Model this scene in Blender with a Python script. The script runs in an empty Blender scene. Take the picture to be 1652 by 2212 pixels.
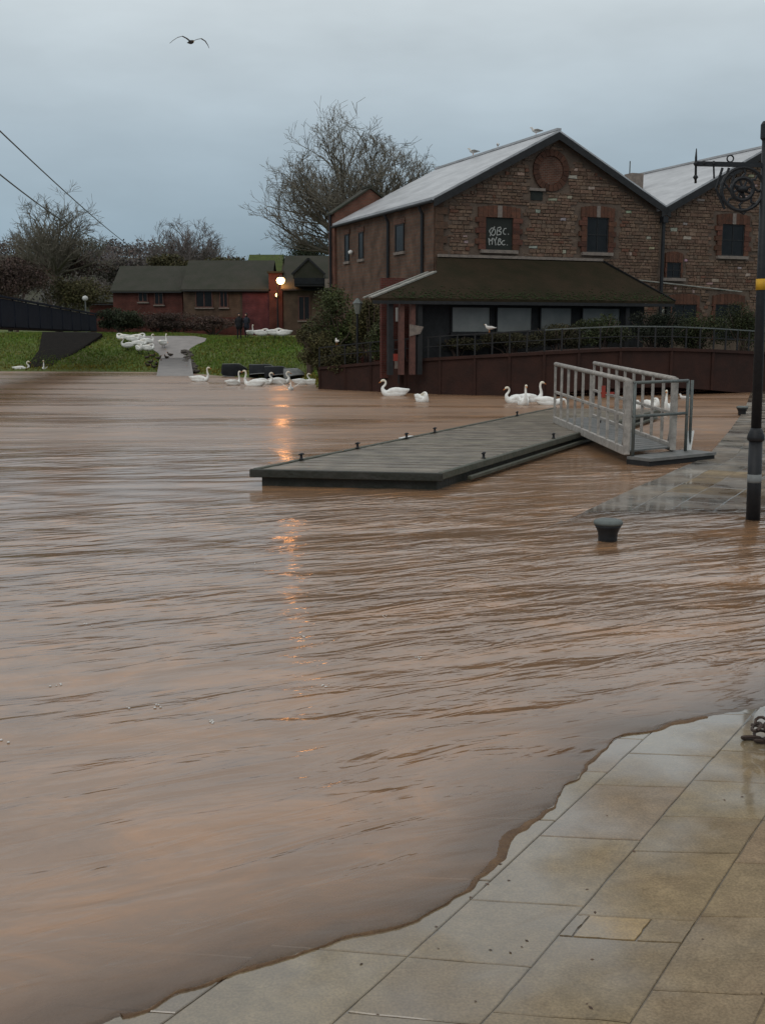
import bpy, bmesh, math, random
from mathutils import Vector, Matrix, noise
R = math.radians
random.seed(11)
sc = bpy.context.scene
COL = sc.collection

# ---------------------------------------------------------------- camera
# photo measured on a 1652 x 2212 copy: focal length F px, horizon row HZ, eye H metres above the flood water
F, CX, CY, HZ, H = 2400.0, 826.0, 1106.0, 718.0, 2.5
TH = math.atan((CY - HZ) / F)
cam = bpy.data.cameras.new('camera'); cam.sensor_fit = 'HORIZONTAL'; cam.sensor_width = 36.0
cam.lens = 36.0 * F / 1652.0; cam.clip_start = 0.1; cam.clip_end = 3000
camo = bpy.data.objects.new('camera', cam); COL.objects.link(camo)
camo.location = (0, 0, H); camo.rotation_euler = (math.pi / 2 - TH, 0, 0)
sc.camera = camo

# ---------------------------------------------------------------- sky, sun, exposure
world = bpy.data.worlds.new('World'); sc.world = world; world.use_nodes = True
nt = world.node_tree; nt.nodes.clear()
def wn(t, **k):
    n = nt.nodes.new(t)
    for a, b in k.items(): setattr(n, a, b)
    return n
L = nt.links.new
SUN_EL, SUN_AZ = R(38), R(215)          # azimuth clockwise from +Y (north)
sky = wn('ShaderNodeTexSky', sky_type='NISHITA'); sky.sun_disc = False
sky.sun_elevation = SUN_EL; sky.sun_rotation = SUN_AZ
bg1 = wn('ShaderNodeBackground'); bg1.inputs['Strength'].default_value = 0.05
L(sky.outputs[0], bg1.inputs[0])
tc = wn('ShaderNodeTexCoord'); sep = wn('ShaderNodeSeparateXYZ'); L(tc.outputs['Generated'], sep.inputs[0])
ramp = wn('ShaderNodeValToRGB'); L(sep.outputs[2], ramp.inputs[0])
cr = ramp.color_ramp; cr.elements[0].position = 0.0; cr.elements[0].color = (0.235, 0.325, 0.405, 1)
cr.elements[1].position = 1.0; cr.elements[1].color = (1.05, 1.08, 1.10, 1)
for p, c in ((0.06, (0.27, 0.37, 0.45, 1)), (0.16, (0.41, 0.50, 0.565, 1)), (0.30, (0.73, 0.80, 0.83, 1))):
    e = cr.elements.new(p); e.color = c
mp = wn('ShaderNodeMapping'); mp.inputs['Scale'].default_value = (1.6, 1.6, 5.0); L(tc.outputs['Generated'], mp.inputs[0])
nz = wn('ShaderNodeTexNoise'); nz.inputs['Scale'].default_value = 1.7; nz.inputs['Detail'].default_value = 5
nz.inputs['Roughness'].default_value = 0.55; L(mp.outputs[0], nz.inputs[0])
mr = wn('ShaderNodeMapRange'); mr.inputs[1].default_value = 0.3; mr.inputs[2].default_value = 0.7
mr.inputs[3].default_value = 0.86; mr.inputs[4].default_value = 1.12; L(nz.outputs[0], mr.inputs[0])
vm = wn('ShaderNodeVectorMath', operation='SCALE'); L(ramp.outputs[0], vm.inputs[0]); L(mr.outputs[0], vm.inputs['Scale'])
bg2 = wn('ShaderNodeBackground'); bg2.inputs['Strength'].default_value = 1.0; L(vm.outputs[0], bg2.inputs[0])
mx = wn('ShaderNodeMixShader'); mx.inputs[0].default_value = 0.9; L(bg1.outputs[0], mx.inputs[1]); L(bg2.outputs[0], mx.inputs[2])
wo = wn('ShaderNodeOutputWorld'); L(mx.outputs[0], wo.inputs[0])

sl = bpy.data.lights.new('sun', 'SUN'); sl.energy = 0.5; sl.angle = R(30); sl.color = (1.0, 0.96, 0.9)
so = bpy.data.objects.new('sun', sl); COL.objects.link(so)
sd = Vector((math.sin(SUN_AZ) * math.cos(SUN_EL), math.cos(SUN_AZ) * math.cos(SUN_EL), math.sin(SUN_EL)))
so.rotation_euler = (-sd).to_track_quat('-Z', 'Y').to_euler(); so.location = sd * 100
sc.view_settings.view_transform = 'Standard'; sc.view_settings.look = 'None'
sc.view_settings.exposure = 0.0; sc.view_settings.gamma = 1.0; sc.view_settings.use_curve_mapping = False

# ---------------------------------------------------------------- pixel -> ray helpers
def ray(u, v):
    b = -(v - CY) / F
    return Vector(((u - CX) / F, math.cos(TH) + b * math.sin(TH), -math.sin(TH) + b * math.cos(TH)))
EYE = Vector((0, 0, H))
def at_z(u, v, z=0.0):
    d = ray(u, v); return EYE + d * ((z - H) / d.z)
def at_y(u, v, y):
    d = ray(u, v); return EYE + d * (y / d.y)
def sstep(a, b, x):
    t = max(0.0, min(1.0, (x - a) / (b - a))); return t * t * (3 - 2 * t)
def lerp(a, b, t): return a + (b - a) * t
def interp(pts, x):
    if x <= pts[0][0]: return pts[0][1]
    for (x0, y0), (x1, y1) in zip(pts, pts[1:]):
        if x <= x1: return y0 + (y1 - y0) * (x - x0) / (x1 - x0)
    return pts[-1][1]

# ---------------------------------------------------------------- materials
MATS = {}
def mat(name, col, rough=0.8, col2=None, ns=3.0, bump=0.0, bs=None, spec=0.3, metal=0.0, vcol=False, emit=None, detail=6.0, stretch=None, darkspots=0.0):
    m = bpy.data.materials.new(name); m.use_nodes = True; n = m.node_tree; b = n.nodes['Principled BSDF']
    b.inputs['Roughness'].default_value = rough; b.inputs['Metallic'].default_value = metal
    b.inputs['Specular IOR Level'].default_value = spec
    tcn = n.nodes.new('ShaderNodeTexCoord'); src = tcn.outputs['Object']
    if stretch:
        mpn = n.nodes.new('ShaderNodeMapping'); mpn.inputs['Scale'].default_value = stretch
        n.links.new(src, mpn.inputs[0]); src = mpn.outputs[0]
    t = n.nodes.new('ShaderNodeTexNoise'); t.inputs['Scale'].default_value = ns; t.inputs['Detail'].default_value = detail
    t.inputs['Roughness'].default_value = 0.65; n.links.new(src, t.inputs[0])
    r = n.nodes.new('ShaderNodeMapRange'); r.inputs[1].default_value = 0.35; r.inputs[2].default_value = 0.65
    n.links.new(t.outputs[0], r.inputs[0])
    mixn = n.nodes.new('ShaderNodeMix'); mixn.data_type = 'RGBA'
    n.links.new(r.outputs[0], mixn.inputs[0])
    c2 = col2 or tuple(x * 0.7 for x in col)
    mixn.inputs[6].default_value = (*col, 1); mixn.inputs[7].default_value = (*c2, 1)
    out = mixn.outputs[2]
    if vcol:
        a = n.nodes.new('ShaderNodeAttribute'); a.attribute_name = 'Col'
        m2 = n.nodes.new('ShaderNodeMix'); m2.data_type = 'RGBA'; m2.blend_type = 'MULTIPLY'; m2.inputs[0].default_value = 1.0
        n.links.new(out, m2.inputs[6]); n.links.new(a.outputs[0], m2.inputs[7]); out = m2.outputs[2]
    n.links.new(out, b.inputs['Base Color'])
    if bump:
        t2 = n.nodes.new('ShaderNodeTexNoise'); t2.inputs['Scale'].default_value = bs or ns * 4; t2.inputs['Detail'].default_value = 5
        n.links.new(src, t2.inputs[0])
        bn = n.nodes.new('ShaderNodeBump'); bn.inputs['Strength'].default_value = bump; bn.inputs['Distance'].default_value = 0.05
        n.links.new(t2.outputs[0], bn.inputs['Height']); n.links.new(bn.outputs[0], b.inputs['Normal'])
    if emit:
        b.inputs['Emission Color'].default_value = (*emit[0], 1); b.inputs['Emission Strength'].default_value = emit[1]
    MATS[name] = m; return m

def brickmat(name, c1, c2, mortar, bw=0.225, bh=0.075, ms=0.012):
    m = bpy.data.materials.new(name); m.use_nodes = True; n = m.node_tree; b = n.nodes['Principled BSDF']
    b.inputs['Roughness'].default_value = 0.85; b.inputs['Specular IOR Level'].default_value = 0.2
    t = n.nodes.new('ShaderNodeTexCoord'); s = n.nodes.new('ShaderNodeSeparateXYZ'); n.links.new(t.outputs['Object'], s.inputs[0])
    ad = n.nodes.new('ShaderNodeMath'); ad.operation = 'ADD'; n.links.new(s.outputs[0], ad.inputs[0]); n.links.new(s.outputs[1], ad.inputs[1])
    c = n.nodes.new('ShaderNodeCombineXYZ'); n.links.new(ad.outputs[0], c.inputs[0]); n.links.new(s.outputs[2], c.inputs[1])
    k = n.nodes.new('ShaderNodeTexBrick'); n.links.new(c.outputs[0], k.inputs[0])
    k.inputs['Scale'].default_value = 1; k.inputs['Brick Width'].default_value = bw; k.inputs['Row Height'].default_value = bh
    k.inputs['Mortar Size'].default_value = ms; k.inputs['Color1'].default_value = (*c1, 1); k.inputs['Color2'].default_value = (*c2, 1)
    k.inputs['Mortar'].default_value = (*mortar, 1)
    t2 = n.nodes.new('ShaderNodeTexNoise'); t2.inputs['Scale'].default_value = 1.3; t2.inputs['Detail'].default_value = 6; n.links.new(t.outputs['Object'], t2.inputs[0])
    r = n.nodes.new('ShaderNodeMapRange'); r.inputs[1].default_value = 0.3; r.inputs[2].default_value = 0.7; r.inputs[3].default_value = 0.55; r.inputs[4].default_value = 1.25
    n.links.new(t2.outputs[0], r.inputs[0])
    v = n.nodes.new('ShaderNodeVectorMath'); v.operation = 'SCALE'; n.links.new(k.outputs[0], v.inputs[0]); n.links.new(r.outputs[0], v.inputs['Scale'])
    n.links.new(v.outputs[0], b.inputs['Base Color'])
    bn = n.nodes.new('ShaderNodeBump'); bn.inputs['Strength'].default_value = 0.5; bn.inputs['Distance'].default_value = 0.01; bn.invert = True
    n.links.new(k.outputs['Fac'], bn.inputs['Height']); n.links.new(bn.outputs[0], b.inputs['Normal'])
    MATS[name] = m; return m

mat('stone', (1, 1, 1), 0.88, (0.62, 0.6, 0.58), ns=9, bump=0.6, bs=22, vcol=True, spec=0.2)
mat('mortar', (0.128, 0.092, 0.068), 0.95, (0.088, 0.063, 0.048), ns=2.0, bump=0.5, bs=18)
brickmat('red_brick', (0.115, 0.042, 0.024), (0.085, 0.033, 0.021), (0.12, 0.09, 0.07))
brickmat('side_brick', (0.105, 0.062, 0.042), (0.13, 0.07, 0.046), (0.10, 0.078, 0.06), 0.34, 0.15, 0.018)
brickmat('annex_brick', (0.17, 0.06, 0.038), (0.13, 0.05, 0.032), (0.11, 0.08, 0.06))
brickmat('house_brick', (0.105, 0.026, 0.019), (0.08, 0.021, 0.017), (0.09, 0.05, 0.04))
brickmat('tan_brick', (0.098, 0.062, 0.038), (0.08, 0.048, 0.031), (0.09, 0.065, 0.05))
brickmat('plum_brick', (0.12, 0.03, 0.034), (0.09, 0.022, 0.028), (0.07, 0.04, 0.04))
mat('quoin', (0.112, 0.046, 0.027), 0.9, (0.066, 0.033, 0.022), ns=5, bump=0.4, bs=25, vcol=True)
mat('slate', (0.40, 0.40, 0.405), 0.40, (0.26, 0.26, 0.265), ns=1.6, bump=0.25, bs=9, spec=0.6, stretch=(1, 0.35, 1))
mat('house_slate', (0.036, 0.033, 0.024), 0.85, (0.024, 0.026, 0.015), ns=1.1, bump=0.4, bs=8)
mat('moss_roof', (0.060, 0.078, 0.016), 0.95, (0.042, 0.056, 0.014), ns=2, bump=0.5, bs=9)
mat('canopy_slate', (0.032, 0.022, 0.013), 0.95, (0.020, 0.017, 0.009), spec=0.1, ns=0.9, bump=0.5, bs=10)
mat('moss', (0.030, 0.044, 0.013), 0.95, (0.022, 0.034, 0.011), ns=6, bump=0.6, bs=30)
mat('dark_timber', (0.020, 0.020, 0.021), 0.7, (0.012, 0.012, 0.012), ns=5, bump=0.2)
mat('red_timber', (0.13, 0.058, 0.044), 0.75, (0.08, 0.038, 0.03), ns=6, bump=0.2)
mat('pale_trim', (0.30, 0.285, 0.25), 0.6, (0.17, 0.165, 0.14), ns=4, bump=0.2)
mat('black_iron', (0.009, 0.010, 0.012), 0.5, (0.016, 0.016, 0.017), ns=9, bump=0.12, bs=40, spec=0.28)
mat('yellow_band', (0.55, 0.30, 0.02), 0.6, (0.45, 0.24, 0.02), ns=9)
mat('glass_dark', (0.008, 0.009, 0.010), 0.22, (0.014, 0.015, 0.016), ns=2, spec=0.18)
mat('blackboard', (0.018, 0.021, 0.017), 0.8, (0.012, 0.014, 0.011), ns=4)
mat('chalk', (0.42, 0.42, 0.39), 0.9, (0.3, 0.3, 0.28), ns=12)
mat('blind', (0.20, 0.20, 0.185), 0.4, (0.145, 0.148, 0.138), ns=1.5, spec=0.5)
mat('stone_sill', (0.22, 0.18, 0.15), 0.85, (0.14, 0.115, 0.1), ns=6, bump=0.3)
mat('bridge_red', (0.040, 0.016, 0.011), 0.8, (0.024, 0.011, 0.008), ns=1.4, bump=0.25, bs=12, spec=0.25)
mat('bridge_navy', (0.010, 0.013, 0.020), 0.9, (0.014, 0.017, 0.025), ns=2, bump=0.2, spec=0.08)
mat('shaded_stone', (0.014, 0.011, 0.009), 0.95, (0.008, 0.007, 0.006), spec=0.1, ns=3, bump=0.7, bs=9)  # near-black: shade under the bridge end put into the stone colour
mat('rubble', (0.10, 0.085, 0.072), 0.9, (0.05, 0.043, 0.037), ns=4, bump=0.7, bs=9)
mat('deck_wood', (0.215, 0.178, 0.135), 0.36, (0.105, 0.086, 0.064), ns=2.6, bump=0.3, bs=20, spec=0.4, vcol=True, stretch=(1, 1, 1))
mat('pontoon_side', (0.035, 0.033, 0.027), 0.6, (0.018, 0.02, 0.014), ns=3, bump=0.4, bs=14)
mat('pontoon_beam', (0.085, 0.08, 0.06), 0.55, (0.045, 0.05, 0.032), ns=4, bump=0.3)
mat('galv', (0.40, 0.365, 0.325), 0.6, (0.23, 0.21, 0.19), ns=7, bump=0.15, bs=30, metal=0.25)
mat('galv_dark', (0.13, 0.14, 0.13), 0.5, (0.085, 0.095, 0.09), ns=6, bump=0.15, metal=0.2)
mat('grip_deck', (0.17, 0.16, 0.15), 0.5, (0.10, 0.105, 0.10), ns=5, bump=0.3, bs=40)
mat('white_paint', (0.72, 0.71, 0.68), 0.6, (0.6, 0.59, 0.56), ns=4)
mat('red_paint', (0.33, 0.05, 0.03), 0.6, (0.25, 0.04, 0.03), ns=4)
mat('swan_white', (0.80, 0.79, 0.755), 0.75, (0.68, 0.665, 0.62), ns=7, bump=0.2, bs=24, vcol=True)
mat('swan_beak', (0.55, 0.20, 0.05), 0.5, (0.45, 0.15, 0.04), ns=9)
mat('bird_black', (0.015, 0.015, 0.015), 0.5)
mat('gull_grey', (0.20, 0.185, 0.17), 0.8, (0.13, 0.12, 0.11), ns=7)
mat('gull_white', (0.6, 0.57, 0.53), 0.8, (0.5, 0.47, 0.43), ns=7)
mat('duck_brown', (0.06, 0.042, 0.03), 0.8, (0.03, 0.025, 0.02), ns=20)
mat('bark', (0.075, 0.062, 0.046), 0.95, (0.045, 0.038, 0.03), ns=4, bump=0.6, bs=12)
mat('twig_grey', (0.155, 0.135, 0.105), 0.95, (0.105, 0.095, 0.07), ns=0.6)
mat('twig_brown', (0.12, 0.085, 0.068), 0.95, (0.085, 0.062, 0.052), ns=0.5)
mat('twig_far', (0.15, 0.125, 0.115), 0.95, (0.115, 0.10, 0.092), ns=0.2)
mat('leaf_ivy', (0.070, 0.088, 0.026), 0.7, (0.052, 0.056, 0.022), ns=0.9, vcol=True)
mat('leaf_olive', (0.084, 0.076, 0.030), 0.85, (0.062, 0.054, 0.026), ns=0.5, vcol=True)
mat('leaf_brown', (0.086, 0.056, 0.047), 0.95, (0.066, 0.048, 0.040), ns=0.4, vcol=True)
mat('leaf_dark', (0.026, 0.036, 0.018), 0.85, (0.034, 0.038, 0.019), ns=0.7, vcol=True)
mat('leaf_far', (0.105, 0.090, 0.081), 0.95, (0.085, 0.078, 0.072), ns=0.05, vcol=True)
mat('hill', (0.055, 0.050, 0.036), 0.95, (0.05, 0.052, 0.03), ns=0.05)
mat('bank', (0.070, 0.112, 0.018), 0.95, (0.092, 0.094, 0.028), ns=0.35, bump=0.8, bs=6)
mat('grass', (0.092, 0.160, 0.020), 0.9, (0.110, 0.130, 0.026), ns=0.3, vcol=True)
mat('slip', (0.25, 0.225, 0.21), 0.6, (0.185, 0.17, 0.16), ns=1.6, bump=0.2)
mat('cloth_dark', (0.012, 0.013, 0.016), 0.9, (0.02, 0.02, 0.022), ns=9)
mat('cloth_blue', (0.03, 0.035, 0.05), 0.9)
mat('skin', (0.42, 0.25, 0.18), 0.6, (0.38, 0.22, 0.16))
mat('hair', (0.03, 0.02, 0.014), 0.8)
mat('hull', (0.014, 0.015, 0.017), 0.85, (0.024, 0.026, 0.028), ns=2, bump=0.1, spec=0.1)
mat('hull_grey', (0.20, 0.205, 0.20), 0.55, (0.13, 0.135, 0.13), ns=3)
mat('silt', (0.095, 0.052, 0.026), 0.6, (0.15, 0.085, 0.04), ns=9, bump=0.5, bs=60)
mat('rust', (0.075, 0.05, 0.04), 0.8, (0.04, 0.03, 0.026), ns=9, bump=0.4)
mat('lamp_glow', (1, 0.8, 0.5), 0.5, emit=((1.0, 0.55, 0.20), 10.0))
mat('lamp_small', (1, 0.7, 0.4), 0.5, emit=((1.0, 0.5, 0.2), 6.0))
mat('globe', (0.5, 0.5, 0.47), 0.3, (0.42, 0.42, 0.4))
mat('lantern_glass', (0.16, 0.17, 0.15), 0.25, (0.12, 0.13, 0.11))

# paving: each slab tinted, darker joints, standing wet patches
def make_paving():
    m = bpy.data.materials.new('paving'); m.use_nodes = True; n = m.node_tree; b = n.nodes['Principled BSDF']
    g = n.nodes.new('ShaderNodeNewGeometry'); a = n.nodes.new('ShaderNodeAttribute'); a.attribute_name = 'Col'
    t = n.nodes.new('ShaderNodeTexNoise'); t.inputs['Scale'].default_value = 7; t.inputs['Detail'].default_value = 9; t.inputs['Roughness'].default_value = 0.7
    n.links.new(g.outputs['Position'], t.inputs[0])
    r = n.nodes.new('ShaderNodeMapRange'); r.inputs[1].default_value = 0.3; r.inputs[2].default_value = 0.7; r.inputs[3].default_value = 0.72; r.inputs[4].default_value = 1.2
    n.links.new(t.outputs[0], r.inputs[0])
    v = n.nodes.new('ShaderNodeVectorMath'); v.operation = 'SCALE'; n.links.new(a.outputs[0], v.inputs[0]); n.links.new(r.outputs[0], v.inputs['Scale'])
    sn = n.nodes.new('ShaderNodeTexNoise'); sn.inputs['Scale'].default_value = 2.1; sn.inputs['Detail'].default_value = 8; sn.inputs['Roughness'].default_value = 0.72; sn.inputs['Distortion'].default_value = 0.5
    n.links.new(g.outputs['Position'], sn.inputs[0])
    sf = n.nodes.new('ShaderNodeMapRange'); sf.inputs[1].default_value = 0.44; sf.inputs[2].default_value = 0.68; sf.inputs[4].default_value = 0.6; n.links.new(sn.outputs[0], sf.inputs[0])
    silt = n.nodes.new('ShaderNodeMix'); silt.data_type = 'RGBA'; silt.inputs[7].default_value = (0.185, 0.128, 0.078, 1)
    n.links.new(sf.outputs[0], silt.inputs[0]); n.links.new(v.outputs[0], silt.inputs[6])
    gn = n.nodes.new('ShaderNodeTexNoise'); gn.inputs['Scale'].default_value = 90; gn.inputs['Detail'].default_value = 3; n.links.new(g.outputs['Position'], gn.inputs[0])
    gr = n.nodes.new('ShaderNodeMapRange'); gr.inputs[1].default_value = 0.3; gr.inputs[2].default_value = 0.7; gr.inputs[3].default_value = 0.78; gr.inputs[4].default_value = 1.2; n.links.new(gn.outputs[0], gr.inputs[0])
    gv = n.nodes.new('ShaderNodeVectorMath'); gv.operation = 'SCALE'; n.links.new(silt.outputs[2], gv.inputs[0]); n.links.new(gr.outputs[0], gv.inputs['Scale'])
    # wetness: a film where the stone lies low, and puddles
    s = n.nodes.new('ShaderNodeSeparateXYZ'); n.links.new(g.outputs['Position'], s.inputs[0])
    w = n.nodes.new('ShaderNodeTexNoise'); w.inputs['Scale'].default_value = 1.3; w.inputs['Detail'].default_value = 3; n.links.new(g.outputs['Position'], w.inputs[0])
    wm = n.nodes.new('ShaderNodeMath'); wm.operation = 'MULTIPLY_ADD'; wm.inputs[1].default_value = -0.11; wm.inputs[2].default_value = 0.055
    n.links.new(w.outputs[0], wm.inputs[0])
    sm = n.nodes.new('ShaderNodeMath'); sm.operation = 'ADD'; n.links.new(s.outputs[2], sm.inputs[0]); n.links.new(wm.outputs[0], sm.inputs[1])
    rr = n.nodes.new('ShaderNodeMapRange'); rr.inputs[1].default_value = 0.0; rr.inputs[2].default_value = 0.03; rr.inputs[3].default_value = 0.14; rr.inputs[4].default_value = 0.8
    n.links.new(sm.outputs[0], rr.inputs[0]); n.links.new(rr.outputs[0], b.inputs['Roughness'])
    b.inputs['Specular IOR Level'].default_value = 0.22
    wd = n.nodes.new('ShaderNodeMapRange'); wd.inputs[1].default_value = 0.0; wd.inputs[2].default_value = 0.055; wd.inputs[3].default_value = 0.66; wd.inputs[4].default_value = 1.0
    n.links.new(sm.outputs[0], wd.inputs[0])
    wv_ = n.nodes.new('ShaderNodeVectorMath'); wv_.operation = 'SCALE'; n.links.new(gv.outputs[0], wv_.inputs[0]); n.links.new(wd.outputs[0], wv_.inputs['Scale']); n.links.new(wv_.outputs[0], b.inputs['Base Color'])
    rc = n.nodes.new('ShaderNodeMapRange'); rc.inputs[1].default_value = 0.008; rc.inputs[2].default_value = 0.040; rc.inputs[3].default_value = 1.0; rc.inputs[4].default_value = 0.0
    n.links.new(sm.outputs[0], rc.inputs[0]); n.links.new(rc.outputs[0], b.inputs['Coat Weight']); b.inputs['Coat Roughness'].default_value = 0.06; b.inputs['Coat IOR'].default_value = 1.7
    bn = n.nodes.new('ShaderNodeBump'); bn.inputs['Distance'].default_value = 0.012
    rb = n.nodes.new('ShaderNodeMapRange'); rb.inputs[1].default_value = 0.012; rb.inputs[2].default_value = 0.06; rb.inputs[3].default_value = 0.10; rb.inputs[4].default_value = 0.8
    n.links.new(sm.outputs[0], rb.inputs[0]); n.links.new(rb.outputs[0], bn.inputs['Strength'])
    t2 = n.nodes.new('ShaderNodeTexNoise'); t2.inputs['Scale'].default_value = 45; t2.inputs['Detail'].default_value = 4; n.links.new(g.outputs['Position'], t2.inputs[0])
    n.links.new(t2.outputs[0], bn.inputs['Height']); n.links.new(bn.outputs[0], b.inputs['Normal'])
    MATS['paving'] = m
make_paving()

# muddy flood water
def make_water():
    m = bpy.data.materials.new('water'); m.use_nodes = True; n = m.node_tree; b = n.nodes['Principled BSDF']
    g = n.nodes.new('ShaderNodeNewGeometry')
    def nse(scale, sx, sy, det=4, rot=0.0, rough=0.55, dist=0.0):
        mpn = n.nodes.new('ShaderNodeMapping'); mpn.vector_type = 'TEXTURE'; mpn.inputs['Scale'].default_value = (1 / sx, 1 / sy, 1); mpn.inputs['Rotation'].default_value = (0, 0, rot)
        n.links.new(g.outputs['Position'], mpn.inputs[0])
        t = n.nodes.new('ShaderNodeTexNoise'); t.inputs['Scale'].default_value = scale; t.inputs['Detail'].default_value = det
        t.inputs['Roughness'].default_value = rough; t.inputs['Distortion'].default_value = dist
        n.links.new(mpn.outputs[0], t.inputs[0]); return t.outputs[0]
    c = nse(1.5, 0.50, 1.0, 7, R(14), 0.68, 1.0)
    cr_ = n.nodes.new('ShaderNodeValToRGB'); e = cr_.color_ramp.elements
    e[0].position = 0.32; e[0].color = (0.192, 0.109, 0.061, 1); e[1].position = 0.72; e[1].color = (0.355, 0.180, 0.080, 1)
    x = cr_.color_ramp.elements.new(0.5); x.color = (0.238, 0.137, 0.077, 1)
    n.links.new(c, cr_.inputs[0]); n.links.new(cr_.outputs[0], b.inputs['Base Color'])
    b.inputs['Roughness'].default_value = 0.13; b.inputs['IOR'].default_value = 1.75
    # long swells across the stream everywhere; short chop where the flow is shallow over the quay ('Rip')
    w0 = nse(0.30, 0.22, 1.25, 3, R(5), 0.5, 0.9)
    w1 = nse(1.0, 0.40, 1.5, 3, R(14), 0.5, 0.8)
    w2 = nse(3.0, 0.36, 1.5, 3, R(27), 0.5, 0.7)
    w3 = nse(8.0, 0.50, 1.4, 3, R(20), 0.5, 0.4)
    patch = nse(0.30, 0.45, 1.0, 3, R(10), 0.5, 0.6)
    pr = n.nodes.new('ShaderNodeMapRange'); pr.inputs[1].default_value = 0.40; pr.inputs[2].default_value = 0.62; pr.inputs[3].default_value = 0.12; pr.inputs[4].default_value = 1.0
    n.links.new(patch, pr.inputs[0])
    fa = n.nodes.new('ShaderNodeAttribute'); fa.attribute_name = 'Chop'
    fr_ = n.nodes.new('ShaderNodeMapRange'); fr_.inputs[3].default_value = 0.12; fr_.inputs[4].default_value = 0.42
    slick = nse(0.20, 0.16, 1.3, 4, R(-3), 0.6, 0.7)      # slick bands between ruffled ones
    sr = n.nodes.new('ShaderNodeMapRange'); sr.inputs[1].default_value = 0.40; sr.inputs[2].default_value = 0.56; sr.inputs[3].default_value = 0.28; sr.inputs[4].default_value = 1.0
    n.links.new(slick, sr.inputs[0])
    sm_ = n.nodes.new('ShaderNodeMath'); sm_.operation = 'MULTIPLY'; n.links.new(fa.outputs['Fac'], sm_.inputs[0]); n.links.new(sr.outputs[0], sm_.inputs[1])
    n.links.new(sm_.outputs[0], fr_.inputs[0]); n.links.new(fr_.outputs[0], b.inputs['Roughness'])
    ra = n.nodes.new('ShaderNodeAttribute'); ra.attribute_name = 'Rip'; rip0 = ra.outputs['Fac']
    p2 = n.nodes.new('ShaderNodeMapRange'); p2.inputs[1].default_value = 0.36; p2.inputs[2].default_value = 0.60; p2.inputs[3].default_value = 0.35; p2.inputs[4].default_value = 1.15
    n.links.new(patch, p2.inputs[0])
    rq = n.nodes.new('ShaderNodeMath'); rq.operation = 'MULTIPLY'; n.links.new(rip0, rq.inputs[0]); n.links.new(p2.outputs[0], rq.inputs[1]); rip = rq.outputs[0]
    def mul(a, k):
        q = n.nodes.new('ShaderNodeMath'); q.operation = 'MULTIPLY'; n.links.new(a, q.inputs[0])
        if isinstance(k, float): q.inputs[1].default_value = k
        else: n.links.new(k, q.inputs[1])
        return q.outputs[0]
    def add(a, k):
        q = n.nodes.new('ShaderNodeMath'); q.operation = 'ADD'; n.links.new(a, q.inputs[0]); n.links.new(k, q.inputs[1]); return q.outputs[0]
    calm = add(mul(w0, 0.12), mul(mul(w1, 0.075), pr.outputs[0]))
    h = add(calm, add(mul(mul(w2, 0.078), rip), mul(mul(w3, 0.014), rip)))
    bn = n.nodes.new('ShaderNodeBump'); bn.inputs['Strength'].default_value = 1.0; bn.inputs['Distance'].default_value = 0.62
    n.links.new(h, bn.inputs['Height']); n.links.new(bn.outputs[0], b.inputs['Normal'])
    # thin water over the stone lets the paving show through, mud hides it within a few centimetres
    da = n.nodes.new('ShaderNodeAttribute'); da.attribute_name = 'Depth'
    ex = n.nodes.new('ShaderNodeMath'); ex.operation = 'MULTIPLY'; ex.inputs[1].default_value = -1 / 0.016; n.links.new(da.outputs['Fac'], ex.inputs[0])
    e2 = n.nodes.new('ShaderNodeMath'); e2.operation = 'EXPONENT'; n.links.new(ex.outputs[0], e2.inputs[0])
    tr = n.nodes.new('ShaderNodeBsdfTransparent'); tr.inputs[0].default_value = (0.93, 0.86, 0.78, 1)
    gl_ = n.nodes.new('ShaderNodeBsdfGlossy'); gl_.inputs['Roughness'].default_value = 0.08; n.links.new(bn.outputs[0], gl_.inputs['Normal'])
    fz = n.nodes.new('ShaderNodeFresnel'); fz.inputs['IOR'].default_value = 1.5; n.links.new(bn.outputs[0], fz.inputs['Normal'])
    thin = n.nodes.new('ShaderNodeMixShader'); n.links.new(fz.outputs[0], thin.inputs[0]); n.links.new(tr.outputs[0], thin.inputs[1]); n.links.new(gl_.outputs[0], thin.inputs[2])
    mm = n.nodes.new('ShaderNodeMixShader'); n.links.new(e2.outputs[0], mm.inputs[0]); n.links.new(b.outputs[0], mm.inputs[1]); n.links.new(thin.outputs[0], mm.inputs[2])
    n.links.new(mm.outputs[0], n.nodes['Material Output'].inputs['Surface'])
    MATS['water'] = m
make_water()

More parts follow.
